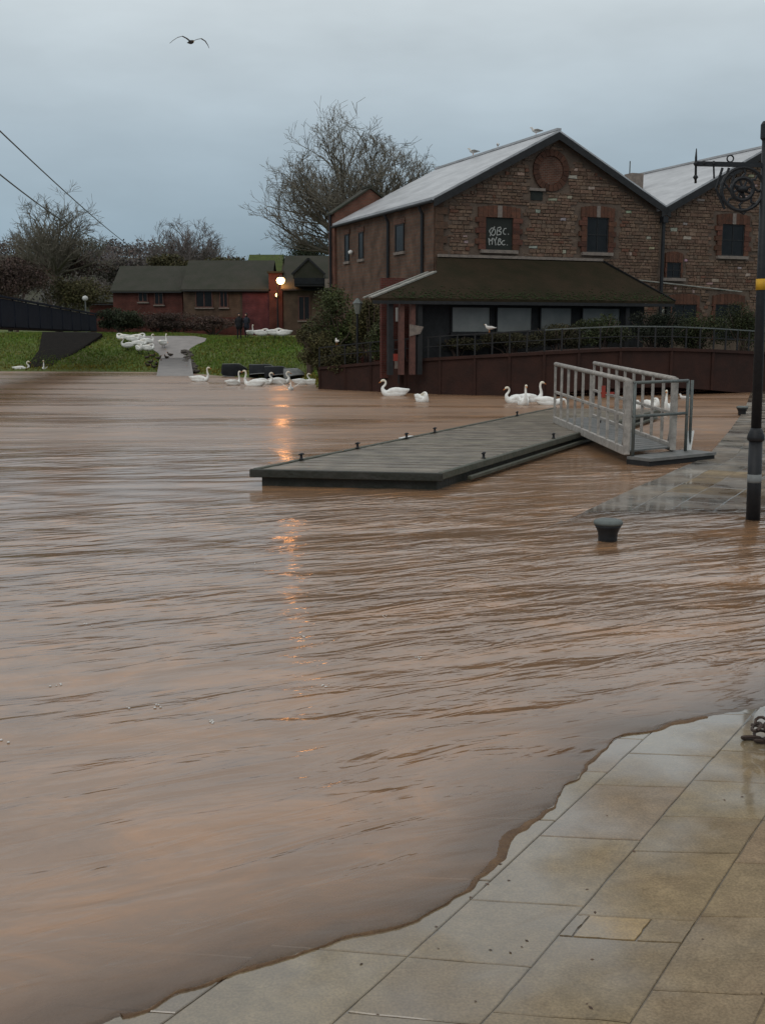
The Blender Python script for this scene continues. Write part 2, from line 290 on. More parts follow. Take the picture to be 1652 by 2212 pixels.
# ---------------------------------------------------------------- mesh builder
class MB:
    def __init__(s): s.v = []; s.f = []; s.c = []
    def add(s, vs, fs, col=None):
        o = len(s.v); s.v += [tuple(p) for p in vs]
        for q in fs: s.f.append(tuple(i + o for i in q)); s.c.append(col)
        return s
    def box(s, c, d, rz=0.0, col=None, M=None):
        hx, hy, hz = d[0] / 2, d[1] / 2, d[2] / 2
        vs = [Vector((x, y, z)) for z in (-hz, hz) for x, y in ((-hx, -hy), (hx, -hy), (hx, hy), (-hx, hy))]
        m = M if M is not None else Matrix.Rotation(rz, 3, 'Z')
        vs = [m @ p + Vector(c) for p in vs]
        return s.add(vs, [(0, 3, 2, 1), (4, 5, 6, 7), (0, 1, 5, 4), (1, 2, 6, 5), (2, 3, 7, 6), (3, 0, 4, 7)], col)
    def bb(s, x0, x1, y0, y1, z0, z1, col=None):
        return s.box(((x0 + x1) / 2, (y0 + y1) / 2, (z0 + z1) / 2), (abs(x1 - x0), abs(y1 - y0), abs(z1 - z0)), col=col)
    def beam(s, a, b, w, h, up=Vector((0, 0, 1)), col=None):
        a, b = Vector(a), Vector(b); d = b - a; l = d.length; x = d / l
        y = up.cross(x); y = y.normalized() if y.length > 1e-5 else Vector((0, 1, 0)); z = x.cross(y)
        M = Matrix((x, y, z)).transposed()
        return s.box((a + b) / 2, (l, w, h), M=M, col=col)
    def prism(s, poly, ext, col=None):
        n = len(poly); e = Vector(ext); p = [Vector(q) for q in poly]
        fs = [tuple(range(n))[::-1], tuple(range(n, 2 * n))] + [(i, (i + 1) % n, n + (i + 1) % n, n + i) for i in range(n)]
        return s.add(p + [q + e for q in p], fs, col)
    def tube(s, pts, rad, n=6, cap=True, col=None):
        pts = [Vector(p) for p in pts]; m = len(pts)
        if not isinstance(rad, (list, tuple)): rad = [rad] * m
        o = len(s.v); pu = None
        for i, p in enumerate(pts):
            t = (pts[min(i + 1, m - 1)] - pts[max(i - 1, 0)])
            t = t.normalized() if t.length > 1e-9 else Vector((0, 0, 1))
            if pu is None: u = t.cross(Vector((0, 0, 1)) if abs(t.z) < 0.9 else Vector((1, 0, 0))).normalized()
            else:
                u = pu - t * pu.dot(t); u = u.normalized() if u.length > 1e-6 else t.orthogonal().normalized()
            w = t.cross(u); pu = u
            for k in range(n):
                a = 2 * math.pi * k / n; s.v.append(tuple(p + (u * math.cos(a) + w * math.sin(a)) * rad[i]))
        for i in range(m - 1):
            for k in range(n):
                s.f.append((o + i * n + k, o + i * n + (k + 1) % n, o + (i + 1) * n + (k + 1) % n, o + (i + 1) * n + k)); s.c.append(col)
        if cap:
            s.f.append(tuple(o + k for k in range(n))[::-1]); s.c.append(col)
            s.f.append(tuple(o + (m - 1) * n + k for k in range(n))); s.c.append(col)
        return s
    def lathe(s, prof, c=(0, 0, 0), n=20, col=None):
        o = len(s.v); m = len(prof)
        for r, z in prof:
            for k in range(n):
                a = 2 * math.pi * k / n; s.v.append((c[0] + r * math.cos(a), c[1] + r * math.sin(a), c[2] + z))
        for i in range(m - 1):
            for k in range(n):
                s.f.append((o + i * n + k, o + i * n + (k + 1) % n, o + (i + 1) * n + (k + 1) % n, o + (i + 1) * n + k)); s.c.append(col)
        s.f.append(tuple(o + k for k in range(n))[::-1]); s.c.append(col)
        s.f.append(tuple(o + (m - 1) * n + k for k in range(n))); s.c.append(col)
        return s
    def loft(s, rings, col=None, cols=None):
        # spine in the xz plane: (x, z, half width, half height)
        n = 12; o = len(s.v); m = len(rings)
        for i, (x, z, hw, hh) in enumerate(rings):
            a, b = rings[max(i - 1, 0)], rings[min(i + 1, m - 1)]
            t = Vector((b[0] - a[0], 0, b[1] - a[1])).normalized(); nn = Vector((-t.z, 0, t.x))
            for k in range(n):
                q = 2 * math.pi * k / n
                s.v.append(tuple(Vector((x, 0, z)) + nn * hh * math.cos(q) + Vector((0, 1, 0)) * hw * math.sin(q)))
        for i in range(m - 1):
            for k in range(n):
                s.f.append((o + i * n + k, o + i * n + (k + 1) % n, o + (i + 1) * n + (k + 1) % n, o + (i + 1) * n + k))
                s.c.append(cols[i] if cols else col)
        s.f.append(tuple(o + k for k in range(n))[::-1]); s.c.append(col or (cols[0] if cols else None))
        s.f.append(tuple(o + (m - 1) * n + k for k in range(n))); s.c.append(col or (cols[-1] if cols else None))
        return s
    def build(s, name, m, parent=None, smooth=False, off=None, fixn=True):
        me = bpy.data.meshes.new(name)
        vs = s.v
        if off is not None: vs = [(x - off[0], y - off[1], z - off[2]) for x, y, z in vs]
        me.from_pydata(vs, [], s.f); me.materials.append(MATS[m])
        if any(c is not None for c in s.c):
            at = me.color_attributes.new('Col', 'FLOAT_COLOR', 'CORNER'); buf = []
            for p, c in zip(me.polygons, s.c):
                c = c or (1, 1, 1); buf += [c[0], c[1], c[2], 1.0] * p.loop_total
            at.data.foreach_set('color', buf)
        if fixn and len(s.f) < 20000:
            b = bmesh.new(); b.from_mesh(me); bmesh.ops.recalc_face_normals(b, faces=b.faces); b.to_mesh(me); b.free()
        if smooth: me.polygons.foreach_set('use_smooth', [True] * len(me.polygons))
        me.update()
        o = bpy.data.objects.new(name, me); COL.objects.link(o)
        if parent is not None: o.parent = parent
        return o

def bevel(o, w=0.01, seg=1):
    md = o.modifiers.new('bevel', 'BEVEL'); md.width = w; md.segments = seg; md.limit_method = 'ANGLE'; return o
def tag(o, label, cat, group=None):
    o['label'] = label; o['category'] = cat
    if group: o['group'] = group
    return o
def thing(name, loc, label, cat, group=None, rz=0.0):
    o = bpy.data.objects.new(name, None); COL.objects.link(o); o.location = loc; o.rotation_euler = (0, 0, rz)
    o.empty_display_size = 0.2
    return tag(o, label, cat, group)
def copy_tree(o, parent=None):
    c = o.copy(); COL.objects.link(c); c.parent = parent
    for ch in list(o.children): copy_tree(ch, c)
    return c
def struct(o): o['kind'] = 'structure'; return o
def stuff(o): o['kind'] = 'stuff'; return o
# one mesh thing whose origin sits at its base
def solo(mb, name, m, base, label, cat, group=None, smooth=False):
    o = mb.build(name, m, None, smooth, off=base); o.location = base; return tag(o, label, cat, group)

# ================================================================ SETTING
# ---------------------------------------------------------------- quay paving (flooded) and the river
EDGE = [(3.0, -3.6), (5.0, -2.9), (8.0, -1.4), (11.5, 0.6), (15.7, 2.95), (18.5, 4.45), (22.5, 6.62), (29.0, 9.1), (36.0, 11.7), (60, 20.0)]
def edge_x(y): return interp(EDGE, y)
def edge_d(x, y): return (x - edge_x(y)) * 0.90          # metres inland of the quay edge
WL = [(-3.5, 1.9), (-1.6, 3.2)] + [(p.x, p.y) for p in (at_z(u, v, 0) for u, v in
      ((262, 2206), (320, 2190), (430, 2150), (560, 2092), (700, 2052), (870, 2008), (985, 1955), (1060, 1890), (1130, 1800), (1200, 1745), (1230, 1700), (1290, 1645), (1350, 1600), (1440, 1572), (1652, 1528)))] + [(6.0, 10.2), (12, 12.0)]
def wl_y(x): return interp(WL, x)
def wl_d(x, y):
    s = (wl_y(x + 0.15) - wl_y(x - 0.15)) / 0.3
    return (wl_y(x) - y) / math.sqrt(1 + s * s)           # metres on the dry side of the water's edge
def quay_z(x, y):
    g = wl_d(x, y)
    near = g * (0.032 if g > 0 else 0.046)
    near = max(-0.16, min(0.16, near))
    e = edge_d(x, y)
    far = -0.060 + 0.076 * sstep(11.5, 18.0, y) * (1 - 0.45 * sstep(2.0, 6.0, e)) + 0.010 * sstep(19, 24, y)
    far += 0.016 * noise.noise(Vector((x * 0.6, y * 0.4, 3.3)))
    return max(near, far) if y > 12.5 else lerp(near, max(near, far), sstep(10.5, 12.5, y))
def build_quay():
    mb = MB(); rows = []
    ys = [3.0 + 0.12 * i for i in range(125)] + [18 + 0.6 * i for i in range(72)]
    for y in ys:
        ex = edge_x(y); row = []
        for k in range(97):
            x = ex + (k / 96.0) ** 1.3 * (14 + y * 0.28); row.append(len(mb.v)); mb.v.append((x, y, quay_z(x, y) - 0.007))
        rows.append(row)
    for a, b in zip(rows, rows[1:]):
        for k in range(96): mb.f.append((a[k], a[k + 1], b[k + 1], b[k])); mb.c.append((0.170, 0.137, 0.096))
    # the quay wall dropping into the river
    base = len(mb.v)
    for i, y in enumerate(ys): mb.v.append((edge_x(y), y, -1.6))
    for i in range(len(ys) - 1): mb.f.append((rows[i][0], rows[i + 1][0], base + i + 1, base + i)); mb.c.append((0.09, 0.08, 0.07))
    return struct(mb.build('quay_paving', 'paving', None, False))
quay = build_quay()
TINTS = [(0.252, 0.184, 0.104), (0.260, 0.192, 0.112), (0.240, 0.178, 0.104), (0.248, 0.176, 0.108), (0.264, 0.198, 0.113), (0.232, 0.174, 0.108)]
ers = random.Random(91)
def slab(c, ax, ay, lx, ly, tint):
    """one paving stone with worn, slightly wavering edges"""
    mb = MB(); K = 5; rim = []
    for (a0, b0), (a1, b1) in (((-1, -1), (1, -1)), ((1, -1), (1, 1)), ((1, 1), (-1, 1)), ((-1, 1), (-1, -1))):
        for k in range(K):
            t = k / K; a, b = lerp(a0, a1, t), lerp(b0, b1, t); w = 0.0016 + abs(ers.gauss(0, 0.0026))
            rim.append((a * (lx / 2 - w), b * (ly / 2 - w)))
    n = len(rim); vs = []
    for sc_, dz in ((1.0, -0.05), (1.0, -0.004), (0.985, 0.0)):
        for a, b in rim:
            p = c + ax * a * sc_ + ay * b * sc_; vs.append((p.x, p.y, quay_z(p.x, p.y) + dz + jit))
    vs.append((c.x, c.y, quay_z(c.x, c.y) + jit))
    fs = [(2 * n + k, 2 * n + (k + 1) % n, 3 * n) for k in range(n)] + [(q * n + k, q * n + (k + 1) % n, (q + 1) * n + (k + 1) % n, (q + 1) * n + k) for q in (0, 1) for k in range(n)]
    mb.add(vs, fs, tint); return mb.build('slab', 'paving', quay)
# rows run with the quay edge; dry corner first, then the film-covered strip by the gangway
AX = Vector((0.53, 0.85, 0)).normalized(); AY = Vector((0.985, -0.17, 0))
org = Vector((1.2, 4.9, 0)); rnd = random.Random(5); n_slab = 0
special = at_z(1322, 2008, 0.03)
row = -3.2; ri = 0
while row < 6.0:
    wdt = rnd.choice((0.42, 0.5, 0.58, 0.46)); s = -6.0 + rnd.random()
    while s < 9:
        ln = rnd.choice((0.45, 0.62, 0.75, 0.9, 0.55)); c = org + AX * (s + ln / 2) + AY * (row + wdt / 2)
        g = wl_d(c.x, c.y)
        d = c - EYE; vis = c.y > 2.9 and abs(c.x) < 0.40 * c.y + 0.5
        if g > -1.3 and vis:
            jit = rnd.uniform(-0.001, 0.001)
            t = rnd.choice(TINTS); k = rnd.uniform(0.93, 1.06); t = tuple(q * k for q in t)
            if rnd.random() < 0.05: t = (0.29, 0.198, 0.128)
            rel = special - c; det = AX.x * AY.y - AX.y * AY.x
            pa, pb = (rel.x * AY.y - rel.y * AY.x) / det, (AX.x * rel.y - AX.y * rel.x) / det
            if abs(pa) < ln / 2 and abs(pb) < wdt / 2: t = (0.36, 0.24, 0.105)
            if abs(pa) < ln / 2 and abs(pb) < wdt / 2:      # the small yellow stone let into a cut slab
                tn = tuple(q * 0.98 for q in TINTS[0]); q0, q1 = max(-ln / 2, pa - 0.13), min(ln / 2, pa + 0.13); e0, e1 = max(-wdt / 2, pb - 0.14), min(wdt / 2, pb + 0.12)
                for (l0, l1, m0, m1, tt) in ((-ln / 2, q0, -wdt / 2, wdt / 2, tn), (q1, ln / 2, -wdt / 2, wdt / 2, tn), (q0, q1, -wdt / 2, e0, tn), (q0, q1, e1, wdt / 2, tn), (q0, q1, e0, e1, t)):
                    if l1 - l0 > 0.04 and m1 - m0 > 0.04: slab(c + AX * (l0 + l1) / 2 + AY * (m0 + m1) / 2, AX, AY, l1 - l0, m1 - m0, tt)
            else: slab(c, AX, AY, ln, wdt, t)
            n_slab += 1
        s += ln
    row += wdt; ri += 1
AX2 = Vector((0.40, 0.916, 0)).normalized(); AY2 = Vector((AX2.y, -AX2.x, 0))
def far_strip():
    global jit
    y = 12.6
    while y < 40:
        ln = rnd.choice((0.7, 0.85, 1.0)) * (1 + (y - 14) * 0.03); ex = edge_x(y + ln / 2)
        sl_ = (edge_x(y + ln) - edge_x(y)) / ln; ax = Vector((sl_, 1, 0)).normalized(); ay = Vector((ax.y, -ax.x, 0))
        e = 0.0
        for wdt in (0.55, 0.5, 0.55, 0.6, 0.6, 0.6, 0.6):
            c = Vector((ex, y + ln / 2, 0)) + ay * (e + wdt / 2 + 0.0); e += wdt
            jit = rnd.uniform(-0.004, 0.004); k = rnd.uniform(0.85, 1.1)
            t = tuple(q * k for q in rnd.choice(((0.25, 0.222, 0.19), (0.245, 0.21, 0.17), (0.26, 0.235, 0.20))))
            if 17.0 < c.y < 19.6 and 1.0 < e < 2.4 and rnd.random() < 0.75: t = (0.262, 0.195, 0.115)
            if c.x < 0.37 * c.y + 0.4: slab(c, ax, ay, ln / ax.y, wdt, t)
        y += ln
far_strip()

# river: one sheet, finer towards the camera
def build_water():
    mb = MB(); ys = []; y = 2.6; RIP = []
    while y < 130: ys.append(y); y *= 1.0085 if y < 30 else 1.02
    ys += [145]
    N = 330
    for y in ys:
        for k in range(N + 1):
            t = k / N * 2 - 1; x = t * (0.47 * y + 1.2)
            if y > 40: x *= 1 + (y - 40) / 60.0
            g = wl_d(x, y) if y < 13 else -9.0
            amp = 0.25 + 0.75 * sstep(0.2, 2.5, -g)
            e = edge_d(x, y)
            if -0.5 < e: amp *= 0.45
            z = 0.0
            if y < 60:
                q = noise.noise(Vector((x * 0.9 + y * 0.22, y * 1.9 - x * 0.35, 0.0))) * 0.010
                q += noise.noise(Vector((x * 2.2 - 7, y * 4.6 - x * 0.9, 4.0))) * 0.0045
                q += noise.noise(Vector((x * 0.25, y * 0.55, 9.0))) * 0.012
                z = q * amp
            # rounded lip where the flood creeps over the stone
            wob = 0.05 * noise.noise(Vector((x * 2.3, y * 2.3, 8))) + 0.035 * noise.noise(Vector((x * 6, y * 6, 2))) + 0.008 * noise.noise(Vector((x * 15, y * 15, 5)))
            if y < 13:
                gg = g + wob
                lip = sstep(-0.045, 0.0, gg)
                z += 0.003 * sstep(-0.22, -0.045, gg) * (1 - lip) - 0.012 * lip
                if gg > 0.05: z -= min(0.25, (gg - 0.05) * 0.9)
            rp = 0.38 + 0.25 * sstep(-3.0, 1.0, x) + 0.95 * math.exp(-((x - 2.6) / 3.2) ** 2 - ((y - 9.6) / 2.8) ** 2) + 0.7 * math.exp(-((x - 1.5) / 4.0) ** 2 - ((y - 14.5) / 3.0) ** 2)
            rp *= 1 - 0.55 * sstep(16, 40, y)
            RIP.append(rp * (0.35 + 0.65 * sstep(0.0, 0.9, -g)))
            mb.v.append((x, y, z))
    W = N + 1
    for i in range(len(ys) - 1):
        for k in range(N): mb.f.append((i * W + k, i * W + k + 1, (i + 1) * W + k + 1, (i + 1) * W + k)); mb.c.append(None)
    o = mb.build('river_water', 'water', None, True, fixn=False)
    at = o.data.attributes.new('Rip', 'FLOAT', 'POINT'); at.data.foreach_set('value', RIP)
    dep = []
    for x, y, z in mb.v: dep.append(max(0.0, z - quay_z(x, y)) if y < 55 and edge_d(x, y) > 0.0 else 5.0)
    at = o.data.attributes.new('Depth', 'FLOAT', 'POINT'); at.data.foreach_set('value', dep)
    at = o.data.attributes.new('Chop', 'FLOAT', 'POINT'); at.data.foreach_set('value', [sstep(11, 38, v[1]) for v in mb.v]); return struct(o)
build_water()

def build_silt():
    # the line of brown silt and leaf litter pushed ahead of the creeping water
    mb = MB(); r = random.Random(13); N = 420; x0, x1 = -0.95, 2.15; ring = []
    for i in range(N + 1):
        x = lerp(x0, x1, i / N); y = wl_y(x); g = 0.05 * noise.noise(Vector((x * 2.3, y * 2.3, 8))) + 0.035 * noise.noise(Vector((x * 6, y * 6, 2))) + 0.008 * noise.noise(Vector((x * 15, y * 15, 5)))
        sl_ = (wl_y(x + 0.05) - wl_y(x - 0.05)) / 0.1; nn = Vector((sl_, -1, 0)).normalized()      # towards the dry side
        c = Vector((x, y, 0)) - nn * (g + 0.024); w = max(0.0008, 0.009 + 0.026 * noise.noise(Vector((x * 2.3, 0, 4))) + 0.008 * noise.noise(Vector((x * 13, 0, 1))))
        for k, (o_, h) in enumerate(((-2.4, -0.004), (-0.8, 0.005), (0.5, 0.006), (1.0, -0.003))):
            p = c + nn * w * o_; mb.v.append((p.x, p.y, max(quay_z(p.x, p.y), 0.0) + h * (0.8 + 0.4 * r.random())))
    for i in range(N):
        for k in range(3): mb.f.append((i * 4 + k, i * 4 + k + 1, (i + 1) * 4 + k + 1, (i + 1) * 4 + k)); mb.c.append(None)
    o = stuff(mb.build('silt_line', 'silt', None, True, fixn=False)); tag(o, 'thin wavy line of brown silt where the flood meets the dry paving', 'silt')
build_silt()
def build_litter():
    mb = MB(); r = random.Random(19); n = 0
    while n < 24:
        u, v = r.uniform(500, 1650), r.uniform(1600, 2205); p = at_z(u, v, 0.02); g = wl_d(p.x, p.y)
        if not (0.0 < g < 2.2) or r.random() < g * 0.4: continue
        n += 1; a = r.random() * 6.28; s_ = r.uniform(0.004, 0.009); d = Vector((math.cos(a), math.sin(a), 0)); e = Vector((-d.y, d.x, 0)); z = quay_z(p.x, p.y) + 0.0015
        q = Vector((p.x, p.y, z)); k = r.uniform(0.6, 1.5)
        mb.add([q - d * s_ * 1.6, q - e * s_ * 0.7 + Vector((0, 0, 0.001)), q + d * s_ * 1.6, q + e * s_ * 0.7 + Vector((0, 0, 0.0015))], [(0, 1, 2), (0, 2, 3)], (k, k * 0.9, k * 0.8))
    o = stuff(mb.build('leaf_litter', 'leaf_brown', None, False, fixn=False)); tag(o, 'tiny bits of brown leaf litter scattered on the dry paving', 'litter')
build_litter()
def build_foam():
    mb = MB(); r = random.Random(6)
    for u, v in ((275, 1530), (342, 1526), (1044, 1238), (12, 1602), (655, 1372), (560, 1215), (190, 1350), (830, 1330), (460, 1560), (905, 1420), (700, 1480), (120, 1480)):
        for q in range(r.randint(2, 5)):
            p = at_z(u + r.uniform(-12, 12), v + r.uniform(-4, 4), 0.004); s = r.uniform(0.004, 0.012)
            pr_ = [(s, 0.0), (s * 0.8, 0.003), (s * 0.3, 0.005)]
            mb.lathe(pr_, (p.x, p.y, 0.004), 7)
    o = stuff(mb.build('foam', 'gull_white', None, True)); tag(o, 'small pale flecks of foam drifting on the brown water', 'foam')
build_foam()
# ---------------------------------------------------------------- far bank terrain
BANK = [(-90, 76), (-40, 74), (-23, 73), (-13, 71.5), (-11.6, 69), (-9.1, 64.6), (-6.8, 62.2), (-4.4, 60.3), (-3.6, 58), (-3.0, 51), (0, 50.2), (4, 49.0), (9, 47.8), (16, 49.5), (24, 53), (60, 60)]
def bank_y(x): return interp(BANK, x)
def ground_z(x, y):
    d = (y - bank_y(x)) * 0.85
    if d < 0: return max(-1.5, d * 0.35)
    t = sstep(-3.5, -1.0, x)
    a = (2.08 + 0.27 * sstep(-11, -17, x)) * sstep(-2.0, 9.5, d) - 0.16 * (1 - sstep(0, 2, d))
    b = 1.45 * sstep(0, 0.8, d)
    z = lerp(a, b, t) + 0.05 * noise.noise(Vector((x * 0.5, y * 0.5, 0)))
    z += 0.2 * sstep(8, 14, d) * sstep(-3, -6, x) + 1.2 * sstep(30, 70, d)
    return z
def hit(u, v):
    d = ray(u, v); s = 40.0
    while s < 200:
        p = EYE + d * s
        if p.z < ground_z(p.x, p.y): return p
        s += 0.1
    return EYE + d * 90
def build_bank():
    mb = MB(); xs = [-110 + i * 4 for i in range(18)] + [-40 + 0.7 * i for i in range(110)] + [40 + 5 * i for i in range(10)]
    ts = [-2, -1, -0.3, 0, 0.4, 0.9, 1.5, 2.2, 3, 4, 5, 6, 7, 8, 10, 13, 17, 24, 32, 45, 60, 80, 110]
    for t in ts:
        for x in xs: y = bank_y(x) + t; mb.v.append((x, y, ground_z(x, y)))
    W = len(xs)
    for i in range(len(ts) - 1):
        for k in range(W - 1): mb.f.append((i * W + k, i * W + k + 1, (i + 1) * W + k + 1, (i + 1) * W + k)); mb.c.append(None)
    return struct(mb.build('riverbank', 'bank', None, True, fixn=False))
build_bank()
# slipway up the bank
SL = [(812, 338, 418), (800, 346, 412), (790, 349, 405), (778, 349, 401), (765, 343, 403), (754, 326, 411), (746, 305, 424), (739, 286, 442), (732, 272, 446), (727, 262, 420)]
def build_slip():
    mb = MB(); K = 10
    for v, a, b in SL:
        for k in range(K + 1):
            u = lerp(a, b, k / K)
            p = hit(u, v) if v < 798 else at_z(u, v, 0.0)
            mb.v.append((p.x, p.y, max(ground_z(p.x, p.y), -0.05) + 0.05))
    for i in range(len(SL) - 1):
        for k in range(K): mb.f.append((i * (K + 1) + k, i * (K + 1) + k + 1, (i + 1) * (K + 1) + k + 1, (i + 1) * (K + 1) + k)); mb.c.append(None)
    return struct(mb.build('slipway', 'slip', None, True))
build_slip()
def on_slip(u, v):
    for (v0, a0, b0), (v1, a1, b1) in zip(SL, SL[1:]):
        if v1 <= v <= v0:
            t = (v0 - v) / (v0 - v1); return lerp(a0, a1, t) - 2 < u < lerp(b0, b1, t) + 2
    return False
def project(p):
    q = p - EYE; f = Vector((0, math.cos(TH), -math.sin(TH))); up = Vector((0, math.sin(TH), math.cos(TH)))
    dz = q.dot(f); return CX + F * q.x / dz, CY - F * q.dot(up) / dz
# grass on the bank
def build_grass():
    mb = MB(); r = random.Random(3); n = 0
    while n < 32000:
        x = r.uniform(-34, -0.5); y = bank_y(x) + r.uniform(0.1, 13)
        p = Vector((x, y, ground_z(x, y)))
        u, v = project(p)
        if not (-40 < u < 800) or on_slip(u, v) or (y - bank_y(x) < 0.5 and r.random() < 0.6): n += 0.3; continue
        n += 1; a = r.random() * 6.28; hgt = r.uniform(0.06, 0.16); w = r.uniform(0.03, 0.07)
        dx, dy = math.cos(a) * w, math.sin(a) * w; lx, ly = r.uniform(-.06, .06), r.uniform(-.06, .06)
        k = r.uniform(0.7, 1.35); wet = (y - bank_y(x)) < 1.4
        c = (1.5 * k, 0.9 * k, 0.9 * k) if wet or r.random() < 0.12 else (k, k, k)
        mb.add([(x - dx, y - dy, p.z - .02), (x + dx, y + dy, p.z - .02), (x + lx, y + ly, p.z + hgt)], [(0, 1, 2)], c)
    o = stuff(mb.build('bank_grass', 'grass', None, False, fixn=False)); tag(o, 'short green grass covering the sloping riverbank', 'grass'); return o
build_grass()

# far hill and its wood
def hill_z(x, y):
    top = interp([(-140, 20), (-60, 18.6), (-35, 18.0), (-24, 15.6), (-14, 14.2), (0, 14.0), (60, 14)], x * 195 / max(y, 60))
    return 2.0 + (top - 2.0) * sstep(105, 195, y) - 3.2
def build_hill():
    mb = MB(); W = 41
    for i in range(24):
        y = 108 + i * 7
        for k in range(W): x = (-1.0 + 2.0 * k / (W - 1)) * 130; mb.v.append((x, y, hill_z(x, y)))
    for i in range(23):
        for k in range(W - 1): mb.f.append((i * W + k, i * W + k + 1, (i + 1) * W + k + 1, (i + 1) * W + k)); mb.c.append(None)
    struct(mb.build('hill', 'hill', None, True, fixn=False))
    mb = MB(); r = random.Random(8)
    for c in range(420):
        y = r.uniform(120, 200); x = r.uniform(-0.40, 0.0) * y; z0 = hill_z(x, y); cr_ = r.uniform(1.4, 2.8); hh = r.uniform(1.6, 3.2)
        tint = r.choice(((1, 1, 1), (0.8, 0.85, 0.85), (1.15, 0.95, 0.9), (0.75, 0.95, 0.6), (0.9, 0.85, 0.95))); k0 = r.uniform(0.7, 1.25)
        for q in range(110):
            d = Vector((r.gauss(0, 1), r.gauss(0, 1), r.gauss(0, 1))).normalized() * r.random() ** 0.4
            p = Vector((x + d.x * cr_, y + d.y * cr_, z0 + hh * 0.55 + d.z * hh * 0.62)); s = r.uniform(0.08, 0.26)
            a = Vector((r.gauss(0, 1), r.gauss(0, 1), r.gauss(0, 1))).normalized(); b = a.orthogonal().normalized()
            k = k0 * r.uniform(0.75, 1.25)
            mb.add([p - a * s, p + b * s * 0.7, p + a * s, p - b * s * 0.7], [(0, 1, 2, 3)], tuple(t * k for t in tint))
    o = stuff(mb.build('distant_woodland', 'leaf_far', None, False, fixn=False))
    tag(o, 'bare brown woodland covering the far hillside', 'woodland')
build_hill()

# ================================================================ WAREHOUSES
YAW = R(22); CA, SA = math.cos(YAW), math.sin(YAW)
FV, SV = Vector((CA, SA, 0)), Vector((-SA, CA, 0))
c0 = at_y(942, 428, 49.6); EAVE = c0.z; TER = 1.40
BASE = Vector((c0.x, c0.y, TER))
def fac(u, v, d=0.0):
    """pixel -> (w, z above TER) on the plane d metres in front of the gable wall"""
    dr = ray(u, v); o = BASE - SV * d
    t = (o - EYE).dot(SV) / dr.dot(SV); p = EYE + dr * t
    return (p - BASE).dot(FV), p.z - TER
Wd = fac(1431, 440)[0]; ez = EAVE - TER; az = fac(1200, 290)[1]; LEN = 12.6
def gable_z(w): return ez + (az - ez) * (1 - abs(w - Wd / 2) / (Wd / 2))
PAL = [tuple(q * k for q, k in zip(c, (1.10, 0.97, 0.95))) for c in ((0.150, 0.112, 0.078), (0.138, 0.100, 0.072), (0.162, 0.122, 0.086), (0.145, 0.102, 0.074), (0.170, 0.130, 0.094), (0.125, 0.092, 0.067), (0.155, 0.108, 0.078), (0.148, 0.118, 0.088))]
def stones(parent, x0, x1, zfun, z0, holes, nparts, seed, plane='front', y=0.10, xoff=0.0):
    r = random.Random(seed); lst = []; z = z0; ztop = max(zfun(x0 + (x1 - x0) * k / 40) for k in range(41))
    while z < ztop:
        hh = r.uniform(0.10, 0.19); x = x0 - r.random() * 0.3
        while x < x1:
            w = r.uniform(0.14, 0.50); a, b = max(x, x0), min(x + w, x1)
            x += w
            if b - a < 0.07: continue
            top = min(zfun(a), zfun(b))
            if z + hh * 0.5 > top: continue
            h1 = min(hh, top - z)
            mid = ((a + b) / 2, z + hh / 2)
            if any(q[0] - 0.04 < b and q[1] + 0.04 > a and q[2] - 0.04 < z + h1 and q[3] + 0.04 > z for q in holes): continue
            lst.append((a, b, z, z + h1))
        z += hh
    lst.sort(key=lambda q: -(q[1] - q[0]) * (q[3] - q[2]))
    big = set(range(min(nparts, len(lst)))); joined = MB()
    for i, (a, b, s, t) in enumerate(lst):
        g = 0.011; k = r.uniform(0.84, 1.22); c = tuple(q * k for q in r.choice(PAL))
        rr = r.random()
        if rr < 0.035: c = tuple(q * r.uniform(0.85, 1.2) for q in (0.34, 0.285, 0.24))
        elif rr < 0.055: c = (0.16, 0.078, 0.052)
        pr = y - r.uniform(0.03, 0.065); jj = lambda: r.uniform(-0.016, 0.016)
        fr = [(a + g + jj(), s + g + jj()), (b - g + jj(), s + g + jj()), (b - g + jj(), t - g + jj()), (a + g + jj(), t - g + jj())]
        cx_, cz_ = (a + b) / 2, (s + t) / 2
        vs = []
        for yy, sc_ in ((y + 0.01, 1.0), (pr + 0.02, 1.0), (pr, 0.86)):
            for (px, pz) in fr:
                X, Z = cx_ + (px - cx_) * sc_, cz_ + (pz - cz_) * sc_
                vs.append((X, yy, Z) if plane == 'front' else (yy + xoff, X, Z))
        fs = [(8, 9, 10, 11)] + [(q * 4 + m, q * 4 + (m + 1) % 4, (q + 1) * 4 + (m + 1) % 4, (q + 1) * 4 + m) for q in (0, 1) for m in range(4)]
        if i in big: MB().add(vs, fs, c).build('stone', 'stone', parent)
        else: joined.add(vs, fs, c)
    if joined.f: stuff(joined.build('small_stones', 'stone', parent))

